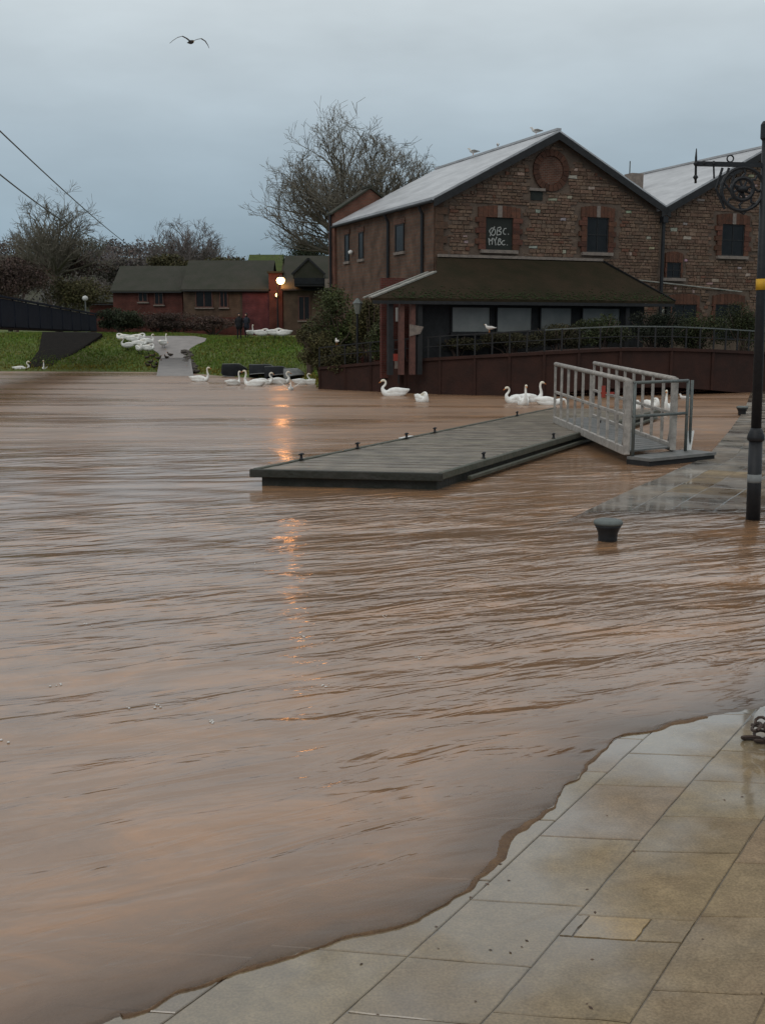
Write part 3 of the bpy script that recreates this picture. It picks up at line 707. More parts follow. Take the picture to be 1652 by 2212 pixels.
def window(parent, x0, x1, z0, z1, surround=0.42, mtl='glass_dark', sill=True, keystone=True, boarded=False, seed=1, y=0.10):
    r = random.Random(seed)
    wobj = MB().bb(x0, x1, y - 0.035, y - 0.005, z0, z1).build('window', mtl, parent)
    if not boarded:
        fr = MB(); t = 0.06
        fr.bb(x0, x1, y - 0.06, y - 0.036, z1 - t, z1); fr.bb(x0, x1, y - 0.06, y - 0.036, z0, z0 + t)
        fr.bb(x0, x0 + t, y - 0.061, y - 0.037, z0 + t, z1 - t); fr.bb(x1 - t, x1, y - 0.061, y - 0.037, z0 + t, z1 - t)
        fr.bb((x0 + x1) / 2 - 0.02, (x0 + x1) / 2 + 0.02, y - 0.059, y - 0.037, z0 + t, z1 - t)
        fr.bb(x0 + t, x1 - t, y - 0.058, y - 0.038, (z0 + z1) / 2 - 0.02, (z0 + z1) / 2 + 0.02)
        fr.build('frame', 'dark_timber', wobj)
    # toothed brick jambs, block by block
    z = z0; i = 0
    while z < z1 - 0.02:
        hh = min(0.235, z1 - z); wl_ = surround * (1.0 if i % 2 else 0.68)
        for sgn in (-1, 1):
            k = r.uniform(0.75, 1.25); a = x0 - wl_ if sgn < 0 else x1; b = x0 if sgn < 0 else x1 + wl_
            MB().bb(a + 0.006, b - 0.006, y - 0.10 - r.uniform(0, .012), y + 0.01, z + 0.006, z + hh - 0.006, (k, k * r.uniform(.9, 1.05), k)).build('jamb_brick', 'quoin', wobj)
        z += hh; i += 1
    # head: soldier blocks fanning either side of a keystone
    n = 9; ax0, ax1 = x0 - surround * 0.75, x1 + surround * 0.75; hh = 0.42
    for q in range(n):
        a = lerp(ax0, ax1, q / n); b = lerp(ax0, ax1, (q + 1) / n); k = r.uniform(0.75, 1.2)
        arch = 0.10 * (1 - ((q + 0.5) / n * 2 - 1) ** 2); ks = keystone and q == n // 2
        MB().bb(a + 0.006, b - 0.006, y - (0.125 if ks else 0.105), y + 0.01, z1 + 0.004, z1 + hh + arch - 0.006,
                (1, 1, 1) if ks else (k, k, k)).build('head_brick', 'stone_sill' if ks else 'quoin', wobj)
    if sill: MB().bb(x0 - 0.25, x1 + 0.25, y - 0.17, y + 0.01, z0 - 0.15, z0 - 0.006).build('sill', 'stone_sill', wobj)
    return wobj, (x0 - surround, x1 + surround, z0 - 0.15, z1 + hh + 0.06)

def roof_pair(parent, wd, y0, y1, e, a, mtl, over=0.25, th=0.14, barge=True):
    for sgn, nm in ((-1, 'roof'), (1, 'roof')):
        cx_ = wd / 2; ex_ = -over if sgn < 0 else wd + over
        ze = e - (a - e) * over / (wd / 2)
        p = [(ex_, y0, ze + .03), (cx_, y0, a + 0.03), (cx_, y0, a + 0.03 + th), (ex_, y0, ze + 0.03 + th)]
        ro = MB().prism(p, (0, y1 - y0, 0)).build('roof', mtl, parent)
        if barge:
            q = [(ex_, y0 - 0.05, ze - 0.26), (cx_, y0 - 0.05, a - 0.26), (cx_, y0 - 0.05, a + 0.07), (ex_, y0 - 0.05, ze + 0.07)]
            MB().prism(q, (0, 0.046, 0)).build('bargeboard', 'dark_timber', ro)
    MB().beam((wd / 2, y0, a + 0.03 + th + 0.02), (wd / 2, y1, a + 0.03 + th + 0.02), 0.22, 0.10).build('ridge_cap', mtl, parent)

def warehouse(name, xo, label, seed, nparts, has_left_wall):
    t = thing(name, BASE + FV * xo, label, 'warehouse', rz=YAW)
    body = [(0, 0.10, -0.8), (Wd, 0.10, -0.8), (Wd, 0.10, ez), (Wd / 2, 0.10, az), (0, 0.10, ez)]
    MB().prism(body, (0, LEN - 0.1, 0)).build('wall', 'mortar', t)
    roof_pair(t, Wd, -0.28, LEN + 0.15, ez, az, 'slate')
    return t
w1 = warehouse('stone_warehouse', 0.0, 'stone gabled warehouse with chalked board in its window above the veranda', 1, 300, True)
holes = []
a, b = fac(1050, 468), fac(1107, 540)
wb, hq = window(w1, a[0], b[0], b[1], a[1], 0.50, 'blackboard', True, True, True, 2); holes.append(hq); wb['label'] = 'boarded window with chalk writing'
# chalk writing on the board, stroke by stroke
def chalk(parent, x0, x1, z0, z1, y):
    # strokes drawn in a 100 x 100 frame
    S = [[(22, 72), (14, 62), (20, 50), (30, 46), (37, 55), (36, 66), (28, 73), (20, 71)], [(17, 44), (34, 78)],
         [(42, 48), (45, 74), (56, 77), (58, 70), (47, 63), (58, 60), (57, 51), (42, 48)],
         [(78, 73), (70, 72), (65, 62), (68, 53), (76, 52)], [(84, 54), (87, 52)],
         [(16, 12), (12, 36), (20, 26), (27, 38), (25, 14)], [(30, 36), (36, 27), (42, 42)], [(36, 27), (39, 12)],
         [(46, 14), (50, 36), (58, 34), (52, 27), (60, 22), (56, 15), (46, 14)], [(72, 30), (64, 28), (60, 20), (66, 14), (74, 16)], [(80, 15), (83, 14)]]
    for st in S:
        pts = [(lerp(x0, x1, p / 100), y, lerp(z0, z1, q / 100)) for p, q in st]
        mb = MB()
        for p, q in zip(pts, pts[1:]): mb.beam(p, q, 0.004, 0.035, up=Vector((0, 1, 0)).cross((Vector(q) - Vector(p)).normalized()))
        mb.build('chalk_stroke', 'chalk', parent)
chalk(wb, a[0], b[0], b[1] + 0.05, a[1] - 0.12, 0.10 - 0.040)
a, b = fac(1269, 468), fac(1313, 545)
_, hq = window(w1, a[0], b[0], b[1], a[1], 0.42, seed=3); holes.append(hq)
# bricked-up oculus
oc = fac(1191, 367); orad = 0.62
ocd = MB().prism([(oc[0] + orad * math.cos(k * .2618), 0.06, oc[1] + orad * math.sin(k * .2618)) for k in range(24)], (0, 0.05, 0)).build('oculus', 'red_brick', w1)
for k in range(22):
    a0, a1 = 2 * math.pi * (k + 0.04) / 22, 2 * math.pi * (k + 0.96) / 22; r0, r1 = orad + 0.01, orad + 0.30; kk = random.uniform(0.55, 0.95)
    MB().prism([(oc[0] + r0 * math.cos(a0), 0, oc[1] + r0 * math.sin(a0)), (oc[0] + r1 * math.cos(a0), 0, oc[1] + r1 * math.sin(a0)), (oc[0] + r1 * math.cos(a1), 0, oc[1] + r1 * math.sin(a1)), (oc[0] + r0 * math.cos(a1), 0, oc[1] + r0 * math.sin(a1))], (0, 0.11, 0), (kk, kk, kk)).build('ring_brick', 'quoin', ocd)
holes.append((oc[0] - 0.85, oc[0] + 0.85, oc[1] - 0.85, oc[1] + 0.85))
a, b = fac(1148, 411), fac(1173, 432)
MB().bb(a[0], b[0], 0.06, 0.095, b[1], a[1]).build('vent_opening', 'blackboard', w1); holes.append((a[0], b[0], b[1], a[1]))
MB().bb(a[0] - 0.1, b[0] + 0.1, -0.03, 0.09, a[1], a[1] + 0.12).build('vent_lintel', 'stone_sill', w1)
# corner quoins of worn brick on the left corner
z = 2.2; i = 0
while z < ez - 0.25:
    ww = 0.55 if i % 2 else 0.36; k = random.uniform(0.75, 1.1)
    MB().bb(0.0, ww, -0.01 - random.random() * .01, 0.12, z + 0.006, z + 0.30, (0.92 * k, 1.2 * k, 1.25 * k)).build('corner_stone', 'quoin', w1); z += 0.306; i += 1
holes.append((-0.1, 0.5, 2.0, ez))
stones(w1, 0.0, Wd - 0.05, lambda w: gable_z(w) - 0.30, 1.8, holes, 300, 21)
# side wall of coarse brick and rubble with pipes and windows
MB().bb(-0.06, 0.0, 0.11, LEN, -0.8, ez - 0.12).build('side_wall', 'side_brick', w1)
gut = MB().tube([(-0.33, -0.25, ez - 0.16), (-0.33, LEN, ez - 0.16)], 0.075, 8).build('gutter', 'dark_timber', w1)
def sidew(u, v):
    dr = ray(u, v); t = (BASE - EYE).dot(FV) / dr.dot(FV); p = EYE + dr * t; return (p - BASE).dot(SV), p.z - TER
for u, nm in ((918, 0), (844, 1)):
    yy = max(0.55, sidew(u, 520)[0]); mb = MB(); mb.tube([(-0.33, yy, ez - 0.2), (-0.16, yy, ez - 0.55), (-0.16, yy, 0.2)], 0.075, 8); mb.build('downpipe', 'black_iron', w1)
    for zz in (2.5, 4.5, 6.2): pass
for u0, u1, v0, v1 in ((857, 876, 482, 545), (778, 788, 500, 560), (748, 757, 505, 565)):
    y0, za = sidew(u1, v0); y1, zb = sidew(u0, v1)
    wo_ = MB().bb(-0.085, -0.063, y0, y1, zb, za).build('window', 'glass_dark', w1)
    fr = MB(); fr.bb(-0.11, -0.086, y0, y1, za - 0.06, za); fr.bb(-0.11, -0.086, y0, y1, zb, zb + 0.06); fr.bb(-0.112, -0.087, y0, y0 + 0.07, zb + .06, za - .06); fr.bb(-0.112, -0.087, y1 - 0.07, y1, zb + .06, za - .06)
    fr.build('frame', 'dark_timber', wo_)
    MB().bb(-0.12, -0.062, y0 - 0.12, y1 + 0.12, za + 0.004, za + 0.26).build('lintel', 'red_brick', wo_)
    MB().bb(-0.15, -0.062, y0 - 0.1, y1 + 0.1, zb - 0.13, zb - 0.004).build('sill', 'stone_sill', wo_)
y_, z_ = sidew(765, 545)
sl_ = MB().lathe([(0.05, -0.10), (0.13, -0.04), (0.13, 0.06), (0.04, 0.12)], (-0.2, y_, z_), 10).build('wall_light', 'white_paint', w1, True)

w2 = warehouse('stone_warehouse', Wd, 'second stone warehouse joined to the first beside the drainpipe, behind the iron lamp post', 2, 150, False)
h2 = []
def fac2(u, v, d=0.0): q = fac(u, v, d); return q[0] - Wd, q[1]
a, b = fac2(1561, 483), fac2(1606, 553)
_, hq = window(w2, a[0], b[0], b[1], a[1], 0.40, seed=5); h2.append(hq)
a, b = fac2(1441, 566), fac2(1470, 600)
_, hq = window(w2, a[0], b[0], b[1], a[1], 0.12, seed=6, keystone=False); h2.append(hq)
for (u0, u1, v0, v1) in ((1452, 1503, 657, 706), (1546, 1600, 657, 712)):
    a, b = fac2(u0, v0), fac2(u1, v1)
    _, hq = window(w2, a[0], b[0], b[1] - 0.5, a[1], 0.22, seed=7, keystone=False, sill=False); h2.append(hq)
stones(w2, 0.12, 7.2, lambda w: gable_z(w) - 0.30, 1.0, h2, 170, 22)
a, b = fac2(1378, 605), fac2(1600, 630)
pp = MB().tube([(a[0], -0.08, a[1]), (b[0], -0.08, b[1])], 0.035, 6).build('pipe', 'pale_trim', w2)
# valley hopper and downpipe between the gables
vp = MB().bb(-0.14, 0.14, -0.30, -0.02, ez - 0.62, ez - 0.34); vp.tube([(0, -0.14, ez - 0.62), (0, -0.14, 0)], 0.085, 8)
vp.build('downpipe', 'black_iron', w2)
# stack with aerial standing in the valley behind
p_ = fac(1370, 380, -6.0)
ch = MB().bb(p_[0] - 0.36 - Wd, p_[0] + 0.36 - Wd, 5.7, 6.4, az - 3.2, p_[1] + 0.12); ch.build('chimney', 'stone_sill', w2)
MB().tube([(p_[0] - 0.30 - Wd, 6.0, p_[1]), (p_[0] - 0.30 - Wd, 6.0, p_[1] + 0.75)], 0.03, 6).build('aerial', 'galv_dark', w2)

# brick annex behind with its own gable
AD = LEN + 0.02
apx = fac(799, 408, -AD); lfx = fac(722, 460, -AD); AW = 2 * (apx[0] - lfx[0])
an = thing('brick_annex', BASE + FV * lfx[0] + SV * AD, 'red brick gabled annex at the far end of the warehouse side wall', 'building', rz=YAW)
aez = lfx[1]; aaz = apx[1]
MB().prism([(0, 0, -1), (AW, 0, -1), (AW, 0, aez), (AW / 2, 0, aaz), (0, 0, aez)], (0, 0.95, 0)).build('wall', 'annex_brick', an)
roof_pair(an, AW, -0.12, 1.05, aez, aaz, 'house_slate', 0.15, 0.10, False)
MB().tube([(-0.1, 0.4, aez), (-0.1, 0.4, 0)], 0.07, 8).build('downpipe', 'black_iron', an)

# ---------------------------------------------------------------- veranda
DV = 3.35
ver = thing('veranda', BASE - SV * 0.02, 'low veranda with mossy slate hipped roof in front of the stone warehouse', 'veranda', rz=YAW)
tl = fac(944, 560); tr = fac(1298, 566); el = fac(800, 651, DV); er = fac(1458, 653, DV); ml = fac(948, 597, 1.3)
zt = (tl[1] + tr[1]) / 2; zb = (el[1] + er[1]) / 2
def vz(d): return lerp(zt, zb, d / DV)
poly = [(0.05, 0, zt), (tr[0], 0, zt), (er[0], -DV, zb), (el[0], -DV, zb), (ml[0] - 0.15, -1.3, vz(1.3))]
vr = MB().prism(poly, (0, 0, 0.10)).build('roof', 'canopy_slate', ver)
MB().beam((0.05, -0.05, zt + 0.13), (tr[0], -0.05, zt + 0.13), 0.22, 0.12).build('flashing', 'stone_sill', vr)
MB().beam((tr[0], -0.02, zt + 0.12), (er[0], -DV + 0.02, zb + 0.12), 0.14, 0.07).build('hip_cap', 'leaf_olive', vr)
MB().beam((ml[0] - 0.19, -1.27, vz(1.3) + 0.11), (el[0], -DV + 0.02, zb + 0.11), 0.22, 0.06).build('verge_board', 'pale_trim', vr)
MB().beam((ml[0] - 0.45, -1.12, vz(1.3) + 0.10), (el[0] - 0.2, -DV + 0.25, zb + 0.10), 0.10, 0.05).build('verge_board', 'pale_trim', vr)
# mossy eave: clumps along the gutter line
def mossy():
    mb = MB(); r = random.Random(4); x = el[0] + 0.9
    while x < er[0] - 0.1:
        n = r.randint(3, 8)
        for q in range(n):
            d = max(0.2, DV - abs(r.gauss(0, 0.34))); s = r.uniform(0.012, 0.042); p = Vector((x + r.uniform(-.1, .1), -d - 0.03, vz(d) + 0.10))
            mb.lathe([(s, 0), (s * 0.8, s * 0.5), (s * 0.2, s * 0.8)], p, 6)
        x += r.uniform(0.03, 0.10)
    return stuff(mb.build('moss', 'moss', vr))
mossy()
MB().beam((el[0] + 0.1, -DV + 0.02, zb - 0.07), (er[0] - 0.05, -DV + 0.02, zb - 0.07), 0.07, 0.13).build('fascia', 'dark_timber', ver)
WV = 2.35
gx0 = fac(968, 690, WV)[0]; gx1 = fac(1342, 690, WV)[0]
zw1 = fac(1015, 664, WV)[1]; zw0 = fac(1015, 716, WV)[1]
MB().bb(gx0 - 1.6, gx1 + 1.2, -WV + 0.02, -WV + 0.2, -0.8, zb + 0.35).build('wall', 'dark_timber', ver)
for (u0, u1, ff) in ((975, 1056, 1), (1072, 1146, 1), (1166, 1232, 0), (1256, 1336, 0)):
    a = fac(u0, 690, WV)[0]; b = fac(u1, 690, WV)[0]
    wv = MB().bb(a, b, -WV - 0.03, -WV + 0.015, zw0, zw1).build('window', 'blind', ver)
    fr = MB(); fr.bb(a - 0.06, a, -WV - 0.09, -WV + .01, zw0 - .06, zw1 + .06); fr.bb(b, b + 0.06, -WV - 0.09, -WV + .01, zw0 - .06, zw1 + .06)
    fr.bb(a, b, -WV - 0.088, -WV + .01, zw1, zw1 + 0.06); fr.bb(a, b, -WV - 0.088, -WV + .01, zw0 - 0.06, zw0)
    fr.build('frame', 'dark_timber', wv)
    MB().bb(a - 0.1, b + 0.1, -WV - 0.14, -WV + 0.012, zw0 - 0.17, zw0 - 0.065).build('sill', 'dark_timber', wv)
# timber posts and brick porch at the left end
for u, mm in ((842, 'dark_timber'), (866, 'red_timber'), (890, 'red_timber'), (905, 'dark_timber'), (1352, 'dark_timber'), (1440, 'dark_timber')):
    x = fac(u, 690, DV - 0.3)[0]
    MB().bb(x - 0.10, x + 0.10, -DV + 0.2, -DV + 0.4, -0.6, vz(DV - 0.3) - 0.02).build('post', mm, ver)
xa, xb = fac(822, 690, 1.2)[0], fac(965, 690, 1.2)[0]
MB().bb(xa, xb, -1.3, -1.1, -0.8, vz(1.2) - 0.25).build('porch_wall', 'house_brick', ver)
x = fac(859, 690, 1.35)[0]; za, zc = fac(859, 664, 1.35)[1], fac(859, 694, 1.35)[1]
MB().bb(x - 0.09, x + 0.09, -1.36, -1.31, zc, za).build('white_slot_window', 'globe', ver)  # narrow slit window, a plain panel of one pale colour
x0, z0 = fac(882, 700, DV - 0.25); x1, z1 = fac(912, 726, DV - 0.25)
MB().prism([(x0, -DV + 0.18, z0), (x1, -DV + 0.18, z0 - 0.1), (x1 - 0.15, -DV + 0.18, z1 + 0.1), (x0, -DV + 0.18, z1)], (0, -0.04, 0)).build('hanging_board', 'stone_sill', ver)

# ================================================================ RED FOOTBRIDGE
rb = at_z(690, 838, 0)
fb = thing('footbridge', (rb.x, rb.y, 0), 'low arched footbridge with rust-red girder and railing in front of the veranda', 'bridge')
FBP = [(690, 50.0, 792), (745, 48.9, 787), (800, 47.9, 782), (875, 46.8, 776), (950, 45.8, 771), (1025, 45.0, 767), (1100, 44.5, 763), (1175, 44.2, 759), (1250, 44.2, 755), (1340, 44.4, 751), (1450, 45.1, 751), (1540, 46.0, 754), (1640, 47.4, 759), (1760, 49.3, 765)]
pts = []
for u, y, vt in FBP: p = at_y(u, vt, y); pts.append(p)
off = fb.location
for i, (p, q) in enumerate(zip(pts, pts[1:])):
    def zb_(k): return 0.0 - 0.3 + 0.62 * sstep(6.0, 8.6, k) * (1 - 0.75 * sstep(10, 12.5, k))
    mb = MB(); b0, b1 = zb_(i), zb_(i + 1); n = Vector((-(q - p).y, (q - p).x, 0)).normalized() * 1.7
    g = (q - p) * 0.004
    A, B = p + g, q - g
    mb.add([(A.x, A.y, b0), (B.x, B.y, b1), (B.x, B.y, B.z), (A.x, A.y, A.z), (A.x + n.x, A.y + n.y, b0), (B.x + n.x, B.y + n.y, b1), (B.x + n.x, B.y + n.y, B.z), (A.x + n.x, A.y + n.y, A.z)],
           [(0, 1, 2, 3), (5, 4, 7, 6), (3, 2, 6, 7), (0, 4, 5, 1), (0, 3, 7, 4), (1, 5, 6, 2)])
    mb.build('girder_plate', 'bridge_red', fb, off=off)
    mb = MB(); mb.beam(p + Vector((0, -0.05, -0.06)), q + Vector((0, -0.05, -0.06)), 0.10, 0.12); mb.build('top_flange', 'bridge_red', fb, off=off)
    mb = MB(); mb.beam(p + Vector((0, -0.03, 0.84)), q + Vector((0, -0.03, 0.84)), 0.06, 0.05); mb.build('handrail', 'galv_dark' if i > 6 else 'dark_timber', fb, off=off)
    mb = MB(); mb.beam(p + Vector((0, -0.03, 0.45)), q + Vector((0, -0.03, 0.45)), 0.035, 0.035); mb.build('mid_rail', 'dark_timber', fb, off=off)
    m = max(1, round((q - p).length / 0.68))
    for k in range(m):
        c = p.lerp(q, k / m); MB().bb(c.x - 0.03, c.x + 0.03, c.y - 0.06, c.y, c.z - 0.02, c.z + 0.84).build('railing_post', 'dark_timber', fb, off=off)
    MB().bb(p.x - 0.05, p.x + 0.05, p.y - 0.07, p.y - 0.005, max(b0, 0) + 0.0, p.z - 0.12).build('stiffener', 'bridge_red', fb, off=off)
# notice on the bridge end
p = at_y(858, 775, 46.6)
ns = thing('notice_board', (p.x, p.y, 0.9), 'small red and white notice fixed to the footbridge below the veranda post', 'sign')
a, b = at_y(846, 764, 46.6), at_y(872, 779, 46.6)
MB().bb(a.x, b.x, 46.58, 46.62, b.z, a.z).build('red_panel', 'red_paint', ns, off=ns.location)
a, b = at_y(852, 780, 46.6), at_y(870, 796, 46.6)
MB().bb(a.x, b.x, 46.58, 46.62, b.z, a.z).build('white_panel', 'stone_sill', ns, off=ns.location)
MB().bb((a.x + b.x) / 2 - .03, (a.x + b.x) / 2 + .03, 46.63, 46.9, 0.4, a.z + 0.3).build('bracket', 'dark_timber', ns, off=ns.location)
# terrace retaining wall behind the bridge
tw = MB(); tp = [Vector((p.x, p.y + 2.3, 0)) for p in pts]
for p, q in zip(tp, tp[1:]): tw.add([(p.x, p.y, -0.5), (q.x, q.y, -0.5), (q.x, q.y, 1.45), (p.x, p.y, 1.45), (p.x, p.y + .4, -0.5), (q.x, q.y + .4, -0.5), (q.x, q.y + .4, 1.45), (p.x, p.y + .4, 1.45)], [(0, 1, 2, 3), (5, 4, 7, 6), (3, 2, 6, 7)])
solo(tw, 'terrace_wall', 'house_brick', (tp[0].x, tp[0].y, -0.5), 'dark brick terrace wall behind the red footbridge', 'wall')

# ================================================================ HOUSES ON THE FAR BANK
HY = 88.0
def hp(u, v, y=HY): return at_y(u, v, y)
def house(label, u0, u1, v_eave, v_ridge, y, depth, wall, roofm, vbase=718, hip=False, name='brick_house'):
    a, b = hp(u0, vbase, y), hp(u1, vbase, y); gz = ground_z(a.x, y) - 0.3; ze = hp(u0, v_eave, y).z; zr = hp(u0, v_ridge, y + depth / 2).z
    t = thing(name, ((a.x + b.x) / 2, y, gz), label, 'house')
    x0, x1 = a.x - t.location.x, b.x - t.location.x; he, hr = ze - gz, zr - gz
    MB().prism([(x0, 0, 0), (x0, depth, 0), (x0, depth, he), (x0, depth / 2, hr), (x0, 0, he)], (x1 - x0, 0, 0)).build('wall', wall, t)
    s = (hr - he) / (depth / 2)
    for sg in (0, 1):
        ye = -0.3 if sg == 0 else depth + 0.3
        p = [(x0 - 0.15, ye, he - 0.3 * s + .03), (x0 - 0.15, depth / 2, hr + 0.03), (x0 - 0.15, depth / 2, hr + 0.15), (x0 - 0.15, ye, he - 0.3 * s + 0.15)]
        MB().prism(p, (x1 - x0 + 0.3, 0, 0)).build('roof', roofm, t)
    MB().tube([(x0, -0.34, he - 0.16), (x1, -0.34, he - 0.16)], 0.06, 6).build('gutter', 'dark_timber', t)
    return t, x0, x1, he, gz
def hwin(t, gz, u0, u1, v0, v1, y, sash=True):
    a, b = hp(u0, v0, y), hp(u1, v1, y); L_ = t.location
    w = MB().bb(a.x - L_.x, b.x - L_.x, -0.05, -0.005, b.z - gz, a.z - gz).build('window', 'glass_dark', t)
    fr = MB(); x0, x1, z0, z1 = a.x - L_.x, b.x - L_.x, b.z - gz, a.z - gz; t_ = 0.07
    fr.bb(x0 - t_, x0, -0.09, -0.006, z0 - t_, z1 + t_); fr.bb(x1, x1 + t_, -0.09, -0.006, z0 - t_, z1 + t_); fr.bb(x0, x1, -0.088, -0.006, z1, z1 + t_); fr.bb(x0, x1, -0.088, -0.006, z0 - t_, z0)
    fr.bb((x0 + x1) / 2 - .03, (x0 + x1) / 2 + .03, -0.086, -0.052, z0, z1); fr.build('frame', 'red_timber', w)
    MB().bb(x0 - .15, x1 + .15, -0.14, -0.004, z0 - t_ - 0.1, z0 - t_ - .004).build('sill', 'stone_sill', w)
# A: left, red brick
tA, x0, x1, he, gz = house('long low red brick house with dark slate roof beside the leaning pole', 247, 396, 627, 578, HY + 1.2, 7.0, 'house_brick', 'house_slate')
hwin(tA, gz, 300, 318, 632, 650, HY + 1.2); hwin(tA, gz, 335, 352, 632, 656, HY + 1.2)
# B: middle, tan upper wall with two windows, plum bay at the right
tB, x0, x1, he, gz = house('tan brick house with two dark windows and plum coloured end bay', 398, 582, 624, 566, HY, 7.5, 'tan_brick', 'house_slate')
hwin(tB, gz, 424, 458, 630, 662, HY); hwin(tB, gz, 476, 491, 630, 662, HY)
MB().bb(x0, x1, -0.06, -0.002, 0, hp(400, 685).z - gz).build('plinth_wall', 'house_brick', tB)
a = hp(525, 700).x - tB.location.x
MB().bb(a, x1 + 0.02, -0.12, -0.004, 0, he - 0.12).build('plum_bay', 'plum_brick', tB)
# red stair tower with the lit lamp
p0, p1 = hp(581, 590), hp(612, 718); tg = ground_z(p0.x, HY) - 0.3
tt = thing('brick_tower', ((p0.x + p1.x) / 2, HY, tg), 'narrow red brick stair tower lit by the orange street lamp', 'building')
hw_ = (p1.x - p0.x) / 2
MB().bb(-hw_, hw_, -0.3, 3.0, 0, p0.z - tg).build('wall', 'house_brick', tt)
MB().bb(-hw_ - 0.12, hw_ + 0.12, -0.42, 3.1, p0.z - tg, p0.z - tg + 0.14).build('roof', 'house_slate', tt)
# C: right, brown rendered house with gabled slate dormer and balcony
tC, x0, x1, he, gz = house('brown house with slate gabled dormer and overhanging balcony behind the ivy', 613, 712, 622, 556, HY - 1.5, 7.5, 'tan_brick', 'house_slate')
hwin(tC, gz, 646, 668, 641, 690, HY - 1.5)
L_ = tC.location
a, b = hp(634, 602, HY - 1.5), hp(700, 560, HY - 1.5); cx_ = (a.x + b.x) / 2 - L_.x; hwid = (b.x - a.x) / 2
dm = MB().prism([(cx_ - hwid, -0.5, a.z - gz), (cx_ + hwid, -0.5, a.z - gz), (cx_ + hwid, -0.5, a.z - gz + 0.35), (cx_, -0.5, b.z - gz), (cx_ - hwid, -0.5, a.z - gz + 0.35)], (0, 3.0, 0)).build('dormer', 'house_slate', tC)
for sgn in (-1, 1): MB().beam((cx_ + sgn * (hwid + 0.1), -0.58, a.z - gz + 0.30), (cx_, -0.58, b.z - gz + 0.05), 0.08, 0.14).build('bargeboard', 'dark_timber', dm)
a, b = hp(636, 600, HY - 2.5), hp(702, 618, HY - 2.5)
ba = MB().bb(a.x - L_.x, b.x - L_.x, -1.2, -0.1, b.z - gz, b.z - gz + 0.16).build('balcony', 'dark_timber', tC)
MB().bb(a.x - L_.x, b.x - L_.x, -1.26, -1.202, b.z - gz + 0.14, a.z - gz).build('balcony_panel', 'hull', ba)
a, b = hp(702, 602, HY - 2.6), hp(717, 622, HY - 2.6)
MB().bb(a.x - L_.x, b.x - L_.x, -1.5, -1.28, b.z - gz, a.z - gz).build('meter_box', 'stone_sill', tC)
# D: moss-covered roof behind
tD, x0, x1, he, gz = house('house behind with bright yellow-green mossy roof', 534, 604, 600, 553, HY + 14, 8, 'tan_brick', 'moss_roof')
tE, x0, x1, he, gz = house('small distant brick house beyond the hedge by the dark bridge', 196, 262, 654, 640, HY + 10, 6, 'house_brick', 'house_slate')

# lit street lamp
lp = hp(606, 605, HY - 1.4); lb = Vector((lp.x - 0.25, lp.y, ground_z(lp.x, lp.y)))
sl_t = thing('street_lamp', lb, 'lit orange street lamp glowing in front of the red brick tower', 'street lamp')
MB().tube([lb, Vector((lb.x, lb.y, lp.z - 0.3)), Vector((lb.x + 0.08, lb.y, lp.z + 0.05)), lp + Vector((0, 0, 0.22))], [0.07, 0.055, 0.045, 0.04], 8).build('post', 'black_iron', sl_t, off=lb)
MB().lathe([(0.06, -0.32), (0.25, -0.22), (0.33, 0.0), (0.25, 0.17), (0.06, 0.21)], lp, 12).build('lamp_globe', 'lamp_glow', sl_t, True, off=lb)
MB().lathe([(0.27, 0.20), (0.12, 0.29), (0.03, 0.37)], lp, 12).build('lamp_cap', 'black_iron', sl_t, False, off=lb)
pl = bpy.data.lights.new('street_lamp_light', 'POINT'); pl.energy = 170; pl.color = (1.0, 0.36, 0.10); pl.shadow_soft_size = 0.25
po = bpy.data.objects.new('street_lamp_light', pl); COL.objects.link(po); po.parent = sl_t; po.location = lp - lb + Vector((0, -0.45, 0))
p = hp(598, 637, HY - 0.5)
wl_t = thing('bulkhead_light', p, 'small lit bulkhead light on the brick tower below the street lamp', 'light')
MB().lathe([(0.04, -0.14), (0.11, -0.08), (0.11, 0.08), (0.04, 0.14)], (0, 0, 0), 10).build('lens', 'lamp_small', wl_t, True)
MB().bb(-0.14, 0.14, 0.10, 0.21, -0.18, 0.18).build('housing', 'black_iron', wl_t)
# globe lamp by the bridge, leaning pole with its wires
g = hp(184, 644, 82); gb = Vector((g.x, 82, ground_z(g.x, 82)))
gl = thing('globe_lamp', gb, 'unlit white globe lamp on a thin post beyond the dark bridge', 'street lamp')
MB().lathe([(0.05, -0.2), (0.17, -0.12), (0.22, 0.0), (0.17, 0.13), (0.04, 0.19)], g - gb, 12).build('globe', 'globe', gl, True)
MB().tube([(0, 0, 0), g - gb - Vector((0, 0, 0.19))], 0.05, 8).build('post', 'galv_dark', gl)
pb = hit(311, 714); pt_ = at_y(276, 528, pb.y)
pole = thing('wire_pole', pb, 'thin leaning pole holding overhead wires in front of the red house', 'pole')
MB().tube([Vector((0, 0, -0.2)), (pt_ - pb) * 0.5, pt_ - pb], [0.09, 0.07, 0.06], 8).build('mast', 'twig_brown', pole)
MB().tube([pt_ - pb + Vector((-0.45, 0, -0.1)), pt_ - pb + Vector((0.3, 0, -0.1))], 0.05, 6).build('crossarm', 'galv_dark', pole)
def wire(a, b, sag, name, label):
    ps = [a.lerp(b, k / 24) - Vector((0, 0, sag * 4 * (k / 24) * (1 - k / 24))) for k in range(25)]
    mb = MB(); mb.tube(ps, 0.032, 6); return solo(mb, name, 'galv_dark', a, label, 'cable', 'overhead cables')
wire(pt_ + Vector((0, 0, 0)), at_y(-90, 196, 40), 0.25, 'cable', 'upper taut cable running from the leaning pole across the sky')
wire(pt_ + Vector((-0.4, 0, -0.1)) , at_y(-90, 302, 40), 0.9, 'cable', 'lower taut cable crossing in front of the bare tree by the bridge')

